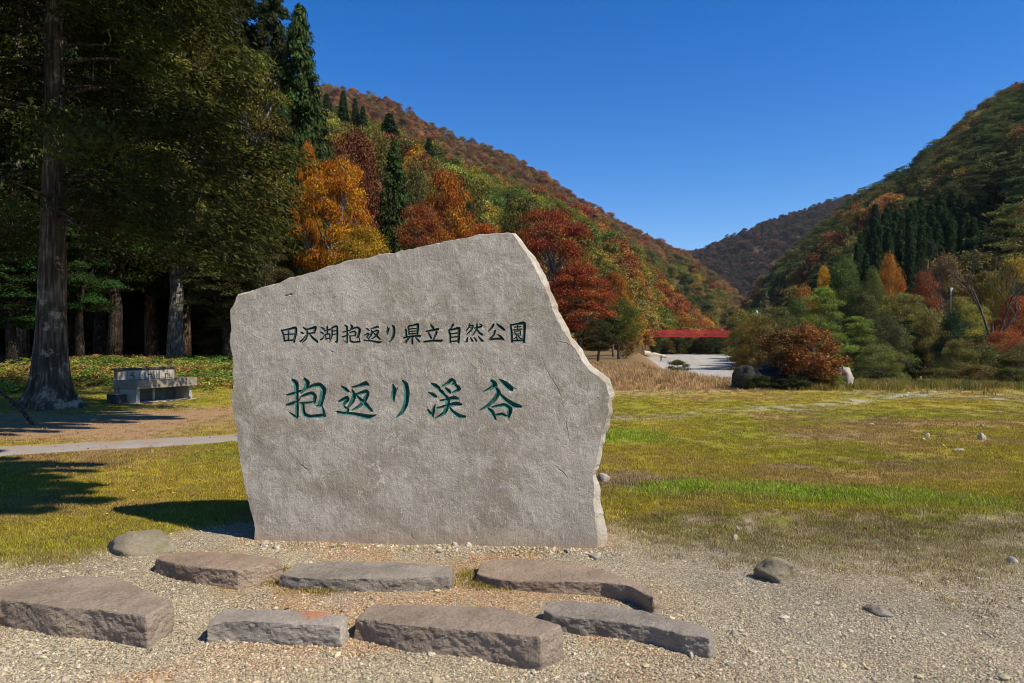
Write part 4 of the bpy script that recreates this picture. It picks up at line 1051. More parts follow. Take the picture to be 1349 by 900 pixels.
AUT = "autumn trees along the foot of the left hill"
for nm, px, Y, top, w, pr, col, lb in [
   ("maple_tree", 444, 46, 192, 135, BR[3], (0.42,0.17,0.012), "bright orange maple leaning over the slab's left half"),
   ("maple_tree", 405, 50, 172, 48, BR[1], (0.42,0.16,0.012), "small orange maple top beside the bluish young cedar"),
   ("maple_tree", 482, 40, 288, 120, BR[1], (0.34,0.21,0.016), "yellow-green maple just above the slab's top edge"),
   ("maple_tree", 345, 54, 148, 42, BR[0], (0.40,0.19,0.014), "small golden tree among the dark grove crowns"),
   ("maple_tree", 460, 74, 158, 104, BR[2], (0.15,0.050,0.022), "dark wine-red tree above the bright orange maple"),
   ("maple_tree", 584, 66, 212, 104, BR[1], (0.34,0.115,0.014), "orange maple behind the slab's top right of the narrow conifer"),
   ("maple_tree", 556, 56, 255, 84, BR[3], (0.27,0.085,0.022), "dull red maple just left above the slab's crest"),
   ("maple_tree", 640, 52, 284, 84, BR[1], (0.42,0.115,0.016), "vivid red-orange maple peeping over the slab's crest"),
   ("broadleaf_tree", 610, 78, 218, 90, BR[2], (0.115,0.100,0.022), "olive tree behind the red-orange maple over the slab's crest"),
   ("maple_tree", 728, 56, 262, 136, BR[3], (0.26,0.062,0.022), "big deep red maple right of the slab's crest"),
   ("maple_tree", 764, 54, 345, 104, BR[1], (0.29,0.070,0.022), "lower red maple on the right flank of the big deep red one"),
   ("broadleaf_tree", 815, 62, 388, 62, BR[0], (0.100,0.120,0.022), "fresh green tree right of the red maples"),
   ("broadleaf_tree", 808, 72, 352, 58, BR[1], (0.30,0.115,0.018), "orange tree top behind the fresh green tree"),
   ("broadleaf_tree", 828, 78, 400, 46, BR[2], (0.21,0.150,0.022), "yellow-olive tree at the left end of the red bridge"),
   ("broadleaf_tree", 788, 50, 420, 56, BR[2], (0.055,0.050,0.018), "dark leafy bush tree at the slab's right shoulder"),
   ("broadleaf_tree", 826, 66, 434, 36, SH[0], (0.19,0.115,0.024), "ochre bush at the end of the straw bank"),
   ("broadleaf_tree", 690, 84, 248, 96, BR[0], (0.120,0.115,0.022), "olive-green tree behind the top of the big deep red maple"),
   ("broadleaf_tree", 545, 88, 205, 72, BR[0], (0.110,0.100,0.024), "olive tree between the narrow conifer and orange maple"),
   ("broadleaf_tree", 500, 96, 172, 78, BR[2], (0.125,0.105,0.022), "olive-yellow tree above the narrow ivy-green conifer")]:
    tree(nm, pr, px, Y, top, w, col, lb, "tree", AUT)

# ------------------------------------------------------------------ right bank trees
RB = "trees on the right river bank"
for nm, px, Y, top, w, pr, col, lb in [
   ("pine_tree", 1078, 42, 380, 100, PN[0], (0.115,0.135,0.024), "spreading green pine with flat layered boughs behind the shrubby outcrop"),
   ("pine_tree", 1128, 46, 418, 90, PN[0], (0.110,0.130,0.024), "lower green pine with flat boughs, right half of the pair"),
   ("broadleaf_tree", 1002, 44, 408, 84, BR[1], (0.115,0.090,0.024), "olive-brown tree left of the shrubby rock outcrop"),
   ("broadleaf_tree", 990, 60, 424, 44, BR[3], (0.22,0.130,0.022), "ochre-orange tree at the right end of the red bridge"),
   ("broadleaf_tree", 1112, 92, 334, 52, BR[2], (0.070,0.095,0.022), "rounded green tree under the dark cedar plantation's left end"),
   ("broadleaf_tree", 1085, 120, 343, 32, BR[1], (0.36,0.20,0.018), "yellow-orange tree on the dark lower slope of the right hill"),
   ("broadleaf_tree", 1062, 125, 372, 44, BR[0], (0.24,0.105,0.024), "rusty tree left of the rounded green tree"),
   ("broadleaf_tree", 1150, 88, 348, 40, BR[0], (0.105,0.110,0.024), "olive tree between the rounded green tree and the orange one"),
   ("broadleaf_tree", 1172, 90, 328, 40, BR[0], (0.30,0.125,0.020), "orange-topped tree below the middle of the cedar plantation"),
   ("broadleaf_tree", 1216, 76, 350, 54, BR[1], (0.20,0.062,0.020), "rust-red tree left of the small white post"),
   ("broadleaf_tree", 1246, 92, 332, 62, BR[2], (0.130,0.085,0.030), "brown tree below the right part of the plantation"),
   ("broadleaf_tree", 1335, 84, 332, 70, BR[0], (0.27,0.185,0.024), "yellow tree behind the bare tree near the right edge"),
   ("broadleaf_tree", 1190, 64, 378, 84, BR[3], (0.145,0.130,0.030), "thin yellow-olive tree above the dark hollow"),
   ("broadleaf_tree", 1262, 66, 384, 66, BR[1], (0.170,0.150,0.030), "yellow-green tree right of the small white post"),
   ("maple_tree", 1338, 52, 382, 76, BR[1], (0.24,0.068,0.020), "red maple at the right edge of the picture"),
   ("maple_tree", 1328, 44, 428, 80, BR[3], (0.21,0.062,0.020), "low red maple spreading below the bare tree"),
   ("broadleaf_tree", 1256, 48, 406, 48, BR[2], (0.028,0.046,0.018), "dark rounded evergreen in the middle of the right bank"),
   ("broadleaf_tree", 1170, 50, 410, 64, BR[0], (0.085,0.078,0.030), "grey-green shrubby tree right of the pines"),
   ("broadleaf_tree", 1220, 62, 416, 58, BR[3], (0.180,0.140,0.028), "ochre-green tree left of the dark rounded evergreen"),
   ("broadleaf_tree", 1296, 46, 436, 70, BR[2], (0.060,0.062,0.018), "dark olive bush under the bare tree"),
   ("broadleaf_tree", 1140, 45, 440, 70, BR[1], (0.060,0.070,0.020), "dim green bush under the pines"),
   ("broadleaf_tree", 1200, 64, 440, 80, BR[2], (0.045,0.050,0.016), "dark thicket tree above the standing person"),
   ("broadleaf_tree", 1275, 41, 455, 90, BR[2], (0.035,0.042,0.014), "dark thicket tree right of the standing person"),
   ("broadleaf_tree", 1345, 40, 455, 90, BR[0], (0.040,0.045,0.014), "dark thicket tree at the right end of the field edge"),
   ("broadleaf_tree", 1030, 70, 400, 50, BR[0], (0.085,0.085,0.024), "olive tree behind the grey feathery larch"),
   ("broadleaf_tree", 1050, 80, 388, 50, BR[2], (0.060,0.080,0.022), "green tree left behind the spreading pine"),
   ("broadleaf_tree", 1140, 70, 380, 50, BR[2], (0.075,0.075,0.022), "dull green tree over the right pine"),
   ("broadleaf_tree", 1300, 90, 350, 60, BR[1], (0.150,0.110,0.030), "ochre-brown tree behind the bare tree's trunk"),
   ("broadleaf_tree", 1362, 70, 350, 70, BR[2], (0.130,0.110,0.026), "olive tree half outside the right edge")]:
    tree(nm, pr, px, Y, top, w, tuple(c_*1.65 for c_ in col), lb, "tree", RB)
for nm, px, Y, top, w, pr, col, lb in [
   ("broadleaf_tree", 1160, 37, 446, 74, BR[3], (0.115,0.120,0.028), "yellow-green bush tree at the meadow edge below the pines"),
   ("broadleaf_tree", 1266, 36, 440, 66, BR[1], (0.130,0.115,0.030), "olive bush tree at the meadow edge right of the standing person"),
   ("broadleaf_tree", 1300, 36, 448, 80, BR[0], (0.075,0.080,0.022), "dull green bush tree at the meadow edge under the bare tree"),
   ("broadleaf_tree", 1352, 35, 444, 80, BR[3], (0.120,0.095,0.028), "brownish bush tree at the meadow edge by the right picture edge"),
   ("broadleaf_tree", 1282, 60, 394, 60, BR[3], (0.200,0.180,0.034), "pale yellow-green tree left of the bare tree's trunk"),
   ("broadleaf_tree", 1228, 58, 404, 60, BR[0], (0.150,0.120,0.030), "ochre tree below the small white post")]:
    tree(nm, pr, px, Y, top, w, tuple(c_*1.6 for c_ in col), lb, "tree", RB)
# thin larch and bare tree
LR = conifer_tree(161, D=3.6, nbr=80, ncl=2, nleaf=14, L=0.16, cl=0.03, trunk_r=0.014, bark=M_BARKG)
tree("larch_tree", LR, 1010, 50, 384, 44, (0.17,0.15,0.075), "thin grey-green feathery larch left of the pines", "tree", RB)
def bare_tree(px, Y, top, seed, label):
    x = AX(px, Y); z = zat(x, Y); H = EYE+Y*(450-top)/900-z
    root = empty("bare_tree", (x, Y, z)); root.scale = (H/9.2,)*3
    meta(root, label, "tree", RB)
    tk = obj("trunk", bare_branches(seed, spread=0.36), root); tk.data.materials[0] = M_BARKB
    return root
bare_tree(1306, 47, 302, 5, "tall leafless grey tree near the right edge")
bare_tree(1236, 78, 378, 8, "small leafless tree among the rust-red and brown crowns")

# cedar plantation: alike trees in a dense band
CG = "cedar plantation on the right hill"
k = 0; rngc = np.random.default_rng(5)
for row in range(4):
    for i in range(17):
        px = 1128+i*14.0+row*5+rngc.uniform(-4, 4); Y = 150+row*17+rngc.uniform(-5, 5)
        if px > 1372: continue
        edge = 352-(px-1128)*0.14
        top = edge-48+10*rngc.random()-row*11+ (26 if px < 1150 else 0)
        tree("cedar_tree", CD[k % 2], px, Y, top+rngc.uniform(-6, 6), 36+rngc.uniform(-4, 4), (0.030,0.056+0.016*rngc.random(),0.016),
             "slim dark green cedar packed in the plantation band on the right hillside", "tree", CG); k += 1

# ------------------------------------------------------------------ instanced forests
def proto_coll(name, meshes):
    c = bpy.data.collections.new(name)
    for i, me in enumerate(meshes):
        o = bpy.data.objects.new("%s_%02d" % (name, i), me); c.objects.link(o)
    return c
def scatter(name, pts, rot, scl, idx, col, coll):
    n = len(pts); me = bpy.data.meshes.new(name); me.vertices.add(n)
    me.vertices.foreach_set("co", np.asarray(pts, np.float32).ravel())
    def at(nm, typ, key, v):
        a = me.attributes.new(nm, typ, 'POINT'); a.data.foreach_set(key, v)
    at("rot", 'FLOAT_VECTOR', "vector", np.asarray(rot, np.float32).ravel())
    at("scl", 'FLOAT_VECTOR', "vector", np.asarray(scl, np.float32).ravel())
    at("idx", 'INT', "value", np.asarray(idx, np.int32))
    at("col", 'FLOAT_COLOR', "color", np.concatenate([col, np.ones((n, 1))], 1).astype(np.float32).ravel())
    o = obj(name, me)
    ng = bpy.data.node_groups.new(name, 'GeometryNodeTree')
    ng.interface.new_socket("Geometry", in_out='INPUT', socket_type='NodeSocketGeometry')
    ng.interface.new_socket("Geometry", in_out='OUTPUT', socket_type='NodeSocketGeometry')
    gi = ng.nodes.new("NodeGroupInput"); go = ng.nodes.new("NodeGroupOutput")
    ip = ng.nodes.new("GeometryNodeInstanceOnPoints"); ci = ng.nodes.new("GeometryNodeCollectionInfo")
    ci.inputs['Collection'].default_value = coll; ci.inputs['Separate Children'].default_value = True; ci.inputs['Reset Children'].default_value = True
    def na(nm, dt):
        q = ng.nodes.new("GeometryNodeInputNamedAttribute"); q.data_type = dt; q.inputs[0].default_value = nm; return q.outputs[0]
    ng.links.new(gi.outputs[0], ip.inputs['Points']); ng.links.new(ci.outputs[0], ip.inputs['Instance'])
    ip.inputs['Pick Instance'].default_value = True
    ng.links.new(na("idx", 'INT'), ip.inputs['Instance Index'])
    ng.links.new(na("rot", 'FLOAT_VECTOR'), ip.inputs['Rotation']); ng.links.new(na("scl", 'FLOAT_VECTOR'), ip.inputs['Scale'])
    ng.links.new(ip.outputs[0], go.inputs[0])
    md = o.modifiers.new("scatter", 'NODES'); md.node_group = ng
    return o
def hill_protos():
    ms = []
    for s_ in range(4):
        ms.append(broad_tree(300+s_, H=10, D=8.2 if s_ % 2 else 7.0, z0=0.06, nclump=30, nleaf=110, L=0.42, flat=0.6, rclump=0.14, mat=M_LEAFI, tone=(0.15, 0.8))[1])
    for s_ in range(2):
        ms.append(conifer_tree(310+s_, H=10, D=3.6, nbr=90, ncl=2, nleaf=14, L=0.5, mat=M_LEAFI, cl=0.05)[1])
    for s_ in range(2):
        ms.append(pine_tree(320+s_, H=10, D=7.5, npad=14, nleaf=200, L=0.36, mat=M_LEAFI, lo=0.3)[1])
    return proto_coll("hill_tree", ms)
HC = hill_protos()
TC = proto_coll("thicket_bush", [broad_tree(330+i, H=10, D=8.4, z0=0.02, nclump=44, nleaf=400, L=0.19, flat=0.5, rclump=0.12, mat=M_LEAFI, tone=(0.1, 0.8))[1] for i in range(4)])
def pal(n, entries, rng):
    w = np.array([e[1] for e in entries], float); k = rng.choice(len(entries), n, p=w/w.sum())
    c = np.array([e[0] for e in entries])[k]
    return c*(1+0.22*rng.normal(size=(n, 1))).clip(0.55, 1.6)*(1+0.07*rng.normal(size=(n, 3)))
def forest(name, P, hm, hs, colfun, idxfun, label, rng, wide=1.0, gain=1.0, coll=None):
    n = len(P); h = (hm*(1+hs*rng.normal(size=n))).clip(hm*0.5, hm*1.6)/10
    scl = np.stack([h*wide*rng.uniform(0.85, 1.15, n)]*2+[h], 1)
    rot = np.stack([np.zeros(n), np.zeros(n), rng.uniform(0, 6.283, n)], 1)
    P2 = P[:, :3].copy(); P2[:,2] -= 0.6
    o = scatter(name, P2, rot, scl, idxfun(P), np.clip(colfun(P)*gain, 0.004, 0.6), coll or HC)
    return meta(o, label, "forest", kind="stuff")
rf = np.random.default_rng(12)
# spur: mixed, olive with patches of orange, rust, green
def blend(P, a, b, sc, seed, bias=0.0):
    f = sstep(-0.25, 0.25, fbm(P[:,0]/sc, P[:,1]/sc, oct=3, seed=seed)+bias)[:, None]; return a*(1-f)+b*f
P = H_SPUR.sample(4200, -500, 958, 0.03, 1.05, rf)
P = P[~((P[:,3] > 380) & (P[:,4] < 0.04))]
def c_spur(P):
    n = len(P)
    a = pal(n, [((0.125,0.120,0.022),5),((0.075,0.100,0.020),5),((0.18,0.15,0.024),3),((0.05,0.07,0.018),2)], rf)
    b = pal(n, [((0.24,0.10,0.022),3),((0.17,0.07,0.026),4),((0.28,0.15,0.02),2),((0.125,0.10,0.026),3),((0.15,0.036,0.018),1.5)], rf)
    up = sstep(0.82, 1.0, P[:,4])*0.25+sstep(760, 880, P[:,3])*0.35
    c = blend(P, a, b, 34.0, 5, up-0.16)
    dark = (P[:,3] < 330)[:, None]; return np.where(dark, c*0.5, c)  # wood behind the grove darkened in colour as if in shade
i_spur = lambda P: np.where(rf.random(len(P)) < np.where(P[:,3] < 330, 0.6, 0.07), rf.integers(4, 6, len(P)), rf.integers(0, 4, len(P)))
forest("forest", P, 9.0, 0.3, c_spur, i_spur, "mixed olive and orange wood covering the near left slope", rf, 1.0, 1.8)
P = H_BACK.sample(9000, -200, 1014, 0.0, 1.04, rf)
def c_back(P):
    n = len(P)
    a = pal(n, [((0.18,0.085,0.040),5),((0.22,0.10,0.038),3),((0.145,0.085,0.05),3),((0.13,0.10,0.035),2)], rf)
    b = pal(n, [((0.115,0.110,0.028),5),((0.065,0.078,0.022),5),((0.19,0.12,0.03),3),((0.20,0.08,0.03),1)], rf)
    low = sstep(0.9, 0.35, P[:,4])*0.75-0.34+sstep(700, 860, P[:,3])*0.25
    return blend(P, a, b, 70.0, 6, low)
i_back = lambda P: np.where(rf.random(len(P)) < 0.06, rf.integers(4, 6, len(P)), rf.integers(0, 4, len(P)))
forest("forest", P, 10.0, 0.34, c_back, i_back, "rust-brown autumn wood covering the ridge behind the left slope", rf, 1.1, 1.65)
P = H_RIGHT.sample(6500, 951, 1750, 0.02, 1.04, rf)
# the plantation has its own trees
yb = (P[:,1] > 140) & (P[:,1] < 222) & (P[:,3] > 1135) & (P[:,3] < 1352); P = P[~yb]
def c_right(P):
    n = len(P)
    a = pal(n, [((0.050,0.062,0.018),6),((0.072,0.078,0.022),4),((0.035,0.048,0.016),3)], rf)
    b = pal(n, [((0.19,0.10,0.022),3),((0.13,0.105,0.026),4),((0.15,0.065,0.024),3),((0.085,0.085,0.024),3)], rf)
    return blend(P, a, b, 32.0, 7, -0.13+0.12*sstep(0.25, 0.0, P[:,4]))
def i_right(P):
    r = rf.random(len(P)); m = fbm(P[:,0]/32, P[:,1]/32, oct=3, seed=7) > 0.05
    return np.where(m & (r < 0.75), rf.integers(0, 4, len(P)), np.where(r < 0.75, rf.integers(6, 8, len(P)), np.where(r < 0.87, rf.integers(0, 4, len(P)), rf.integers(4, 6, len(P)))))
forest("forest", P, 11.0, 0.3, c_right, i_right, "dark pine wood with orange flecks covering the right mountainside", rf, 1.05, 1.9)
P = H_FAR.sample(7500, 820, 1350, 0.0, 1.03, rf)
c_far = lambda P: pal(len(P), [((0.12,0.075,0.055),5),((0.09,0.07,0.045),3),((0.055,0.055,0.03),3),((0.15,0.07,0.04),2)], rf)
forest("forest", P, 12.0, 0.2, c_far, lambda P: rf.integers(0, 4, len(P)), "purple-brown wood covering the distant mountain", rf, 1.3)
# riverside thicket under and beyond the bridge
n = 420; px = rf.uniform(845, 1010, n); Y = rf.uniform(236, 330, n)
pts = np.stack([AX(px, Y), Y, np.full(n, -2.9), px, np.zeros(n)], 1)
c_th = lambda P: pal(len(P), [((0.055,0.065,0.018),5),((0.085,0.085,0.022),4),((0.16,0.10,0.026),2),((0.035,0.050,0.016),3)], rf)
forest("thicket", pts, 6.0, 0.25, c_th, lambda P: rf.integers(0, 4, len(P)), "dark green riverside thicket under the red bridge", rf, 1.1)
n = 260; px = rf.uniform(978, 1130, n); Y = rf.uniform(108, 230, n); pts = np.stack([AX(px, Y), Y, np.array([zat(a, b) for a, b in zip(AX(px, Y), Y)]), px, np.zeros(n)], 1)
forest("thicket", pts, 7.5, 0.25, c_th, lambda P: rf.integers(0, 4, len(P)), "olive thicket on the far bank between bridge and pines", rf, 1.0, 1.3, TC)
n = 460; px = rf.uniform(1090, 1480, n); Y = rf.uniform(58, 115, n); pts = np.stack([AX(px, Y), Y, np.array([zat(a, b) for a, b in zip(AX(px, Y), Y)]), px, np.zeros(n)], 1)
forest("thicket", pts, 5.2, 0.4, lambda P: pal(len(P), [((0.075,0.085,0.022),5),((0.13,0.13,0.028),4),((0.20,0.16,0.03),2),((0.19,0.09,0.026),1.5),((0.045,0.06,0.018),4)], rf), lambda P: rf.integers(0, 4, len(P)), "tangled olive and green undergrowth filling the right bank below the trees", rf, 1.1, 1.5, TC)
n = 300; px = rf.uniform(-150, 330, n); Y = rf.uniform(52, 78, n); pts = np.stack([AX(px, Y), Y, np.array([zat(a, b) for a, b in zip(AX(px, Y), Y)]), px, np.zeros(n)], 1)
forest("thicket", pts, 5.0, 0.35, lambda P: pal(len(P), [((0.03,0.042,0.013),5),((0.05,0.05,0.015),3),((0.07,0.04,0.02),1)], rf), lambda P: rf.integers(0, 4, len(P)), "dark undergrowth between the grove's trunks", rf, 1.2, 1.0, TC)

# ------------------------------------------------------------------ rock outcrop with shrub
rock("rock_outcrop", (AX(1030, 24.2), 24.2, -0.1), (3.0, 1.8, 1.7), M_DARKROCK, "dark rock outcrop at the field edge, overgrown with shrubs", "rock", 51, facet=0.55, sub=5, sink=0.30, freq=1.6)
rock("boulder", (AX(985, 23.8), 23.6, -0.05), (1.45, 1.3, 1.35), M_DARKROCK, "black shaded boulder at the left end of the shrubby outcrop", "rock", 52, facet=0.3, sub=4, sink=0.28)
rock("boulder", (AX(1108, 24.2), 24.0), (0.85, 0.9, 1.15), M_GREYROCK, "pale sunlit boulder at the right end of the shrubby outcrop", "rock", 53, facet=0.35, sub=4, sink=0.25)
def shrub(px, Y, z, wpx, hm, col, proto, name, label, rz=0.0):
    x = AX(px, Y); tm, cm, H, D = proto; root = empty(name, (x, Y, z), rz); k = wpx*Y/900/D; root.scale = (k, k, hm/H)
    obj("stem", tm, root); c = obj("crown", cm, root); c.color = (*col, 1); meta(root, label, "shrub"); return root
shrub(1064, 23.2, 0.15, 104, 2.15, (0.24,0.095,0.030), SH[0], "shrub", "rusty orange shrub growing over the rock outcrop", 0.4)
shrub(1030, 23.6, 0.75, 84, 1.35, (0.16,0.085,0.032), SH[1], "shrub", "brown twiggy shrub on top of the rock outcrop", 1.4)
shrub(1086, 23.0, 0.05, 60, 1.1, (0.25,0.085,0.024), SH[1], "shrub", "reddish low shrub beside the pale boulder", 2.4)
shrub(1002, 23.0, 0.0, 60, 0.50, (0.055,0.075,0.022), SH[0], "shrub", "low green weeds at the foot of the black boulder", 0.9)
shrub(1045, 22.8, 0.0, 70, 0.45, (0.07,0.085,0.024), SH[1], "shrub", "low green weeds below the rusty shrub", 3.0)
shrub(1098, 22.8, 0.0, 36, 0.55, (0.20,0.19,0.035), SH[1], "shrub", "small yellow-green bush at the pale boulder's foot", 1.9)
shrub(892, 33, 0.0, 40, 0.75, (0.085,0.095,0.024), SH[0], "shrub", "green tuft in the straw bank above the riverbed", 0.2)
shrub(1160, 29, -0.6, 70, 1.0, (0.05,0.055,0.018), SH[0], "shrub", "dark low shrub at the field edge right of the pale boulder", 0.7)
for i, (px, Y, w, h, c_, lb) in enumerate([(1240,27,60,0.75,(0.12,0.11,0.03),"weedy tuft at the field edge right of the standing person"),(1290,26,60,0.8,(0.17,0.11,0.035),"brownish weeds at the field edge below the bare tree"),(1335,25,60,0.75,(0.10,0.11,0.03),"green weeds at the field edge by the right picture edge")]):
    shrub(px, Y, float(gz(AX(px, Y), Y))-0.05, w, h, c_, SH[i % 2], "weed_tuft", lb, i*1.1)
M_WHITE = plain("white_paint", (0.42,0.41,0.38), 0.6)
M_POLE = plain("weathered_pole", (0.10,0.085,0.065), 0.9)
def two_tone_post(name, px, py, Y, h, deep, label, lamp):
    z = EYE+Y*(450-py)/900; root = empty(name, (AX(px, Y), Y, zat(AX(px, Y), Y))); meta(root, label, "post"); b = z-root.location.z
    m_ = MB(); m_.tube([(0,0,-0.3),(0,0,b-h)], [0.04,0.035], 8); m_.build("pole", M_POLE, root, True)
    m_ = MB(); m_.tube([(0,0,b-h),(0,0,b)], [0.05,0.045], 8)
    if lamp: m_.tube([(0,0,b),(0,0,b+0.06),(0,0,b+0.34),(0,0,b+0.4)], [0.07,0.14,0.14,0.03], 8)
    else: m_.tube([(0,0,b-0.35),(0.17,0,b)], [0.04,0.03], 6)
    m_.build("lamp_head" if lamp else "white_top", M_WHITE, root, True)
two_tone_post("lamp_post", 997, 414, 72, 0.45, 0, "slim lamp post with white head above the bridge's right end", True)
two_tone_post("post", 1253, 379, 56, 0.62, 0, "small white forked post among the rust-red and brown trees", False)

# ------------------------------------------------------------------ red bridge
M_REDP = plain("red_bridge_paint", (0.52,0.024,0.036), 0.5, 0.3, 0, 0.15, 0.5)
M_DECK = plain("bridge_deck", (0.22,0.20,0.18), 0.9)
def bridge():
    Y0 = 228.0; x0, x1 = AX(834, Y0), AX(995, Y0); zd = EYE+Y0*(450-439.5)/900
    root = empty("footbridge", ((x0+x1)/2, Y0, zd)); meta(root, "red steel footbridge spanning the river in the distance", "bridge")
    Lh = (x1-x0)/2
    m = MB(); m.box((0,0,-0.12), (2*Lh, 2.2, 0.2)); m.build("deck", M_DECK, root)
    for sy in (-1.15, 1.15):
        m = MB(); m.box((0,sy,-0.15), (2*Lh, 0.14, 0.22)); m.box((0,sy,-0.98), (2*Lh, 0.16, 0.20)); nb = 30
        for i in range(nb+1):
            x = -Lh+2*Lh*i/nb; m.box((x,sy,-0.57), (0.10, 0.10, 0.66))
            if i < nb:
                xa, xb = (x, x+2*Lh/nb) if i % 2 == 0 else (x+2*Lh/nb, x); m.tube([(xa,sy,-0.25),(xb,sy,-0.90)], [0.05,0.05], 4)
        m.build("girder", M_REDP, root)
        m = MB(); m.box((0,sy,1.12), (2*Lh, 0.12, 0.12)); m.box((0,sy,0.62), (2*Lh, 0.07, 0.07)); m.box((0,sy,0.18), (2*Lh, 0.08, 0.08))
        for i in range(2*nb+1):
            x = -Lh+Lh*i/nb; m.box((x,sy,0.57), (0.10, 0.10, 1.16))
        for i in range(2*nb):
            x = -Lh+Lh*i/nb; m.tube([(x,sy,0.18),(x+Lh/nb,sy,1.1)], [0.03,0.03], 4); m.tube([(x,sy,1.1),(x+Lh/nb,sy,0.18)], [0.03,0.03], 4)
        m.build("railing", M_REDP, root)
    for i, sx in enumerate((-1, 1)):
        m = MB(); m.box((sx*(Lh+0.6),0,-3.4), (1.6, 3.2, 6.8)); m.build("abutment", M_CONC, root)
    return Y0, zd
BY, BZ = bridge()

# ------------------------------------------------------------------ people
M_SKIN = plain("skin", (0.45,0.27,0.19), 0.6); M_HAIR = plain("hair", (0.02,0.017,0.015), 0.6)
def person_mesh(top, legs, stride=0.08, arm=0.12, seed=0):
    V = [(0,0,0.93),(0,0.0,1.12),(0,0,1.36),(0,0,1.47),(0,-0.01,1.55),(0,-0.015,1.66),
         (0.19,0,1.40),(0.24,0.02,1.13),(0.25,-arm,0.88),(0.255,-arm-0.03,0.80),(-0.19,0,1.40),(-0.24,0.03,1.13),(-0.25,-arm*0.4,0.88),(-0.255,-arm*0.4-.03,0.80),
         (0.10,0,0.88),(0.11,-stride*0.5,0.50),(0.115,-stride,0.08),(0.12,-stride-0.13,0.04),(-0.10,0,0.88),(-0.11,stride*0.4,0.50),(-0.115,stride,0.08),(-0.12,stride-0.13,0.04)]
    E = [(0,1),(1,2),(2,3),(3,4),(4,5),(2,6),(6,7),(7,8),(8,9),(2,10),(10,11),(11,12),(12,13),(0,14),(14,15),(15,16),(16,17),(0,18),(18,19),(19,20),(20,21)]
    rad = [.15,.145,.16,.065,.095,.09,.075,.052,.042,.035,.075,.052,.042,.035,.10,.07,.05,.045,.10,.07,.05,.045]
    me = bpy.data.meshes.new("body"); me.from_pydata(V, E, []); o = bpy.data.objects.new("tmp", me); COL.objects.link(o)
    md = o.modifiers.new("s", 'SKIN'); md.use_smooth_shade = True
    for i, sv in enumerate(me.skin_vertices[0].data): sv.radius = (rad[i], rad[i]*0.8); sv.use_root = (i == 0)
    o.modifiers.new("d", 'SUBSURF').levels = 1
    dg = bpy.context.evaluated_depsgraph_get(); dg.update(); m2 = bpy.data.meshes.new_from_object(o.evaluated_get(dg))
    COL.objects.unlink(o); bpy.data.objects.remove(o); m2.name = "body"
    m2.materials.clear()
    for m in (M_SKIN, top, legs, M_HAIR): m2.materials.append(m)
    for p in m2.polygons:
        c = p.center
        if c.z > 1.66 or (c.z > 1.54 and c.y > 0.02): p.material_index = 3
        elif c.z > 1.46 or (abs(c.x) > 0.2 and c.z < 0.88): p.material_index = 0
        elif c.z > 0.92: p.material_index = 1
        else: p.material_index = 2
    return m2
CL = {k: plain("cloth_"+k, c, 0.9) for k, c in dict(white=(0.7,0.7,0.68), black=(0.02,0.02,0.022), navy=(0.03,0.04,0.08), grey=(0.3,0.3,0.3), tan=(0.35,0.26,0.16), rose=(0.45,0.2,0.2)).items()}
def person(loc, rz, top, legs, label, seed=0, stride=0.1):
    o = obj("person", person_mesh(CL[top], CL[legs], stride)); o.location = loc; o.rotation_euler = (0,0,rz); meta(o, label, "person")
for px, dy, top, legs, rz, lb in [(909,-0.5,"grey","black",1.5,"person in grey top on the bridge, left of a close group"),(914,0.3,"tan","navy",-1.4,"person in tan top in the middle of the bridge"),
      (921,-0.4,"white","navy",1.6,"person in white top in the middle of the bridge"),(951,-0.3,"white","black",-1.5,"person in white top near the bridge's right end"),(871,0.2,"navy","black",1.5,"person in dark top near the bridge's left end")]:
    person((AX(px, BY), BY+dy, BZ-0.02), rz, top, legs, lb)
x, y = AX(1213, 56), 56; person((x, y, float(gz(x, y))), 0.3, "black", "black", "person in dark clothes standing beyond the field edge", stride=0.05)
x, y = AX(871, 150), 150; person((x, y, float(gz(x, y))), 1.2, "black", "navy", "person in dark clothes walking far out on the riverbed", stride=0.2)
x, y = AX(894, 128), 128; rock("driftwood_stump", (x, y), (2.4, 1.2, 1.5), M_DARKROCK, "dark snag lying on the pale riverbed", "driftwood", 59, facet=0.5, sub=3)
for i, (px, Y, w, h) in enumerate([(1140, 33, 0.9, 0.5), (1172, 60, 2.0, 0.9), (862, 190, 8, 2.6), (845, 196, 7, 2.2)]):
    rock("river_boulder", (AX(px, Y), Y), (w, w*0.8, h), M_PALE, ["small white rock at the field edge right of the pale boulder","pale rock beyond the field edge left of the standing person","pale boulder on the riverbed below the bridge, right one","pale boulder on the riverbed below the bridge, left one"][i], "rock", 70+i, sub=3, sink=0.35)

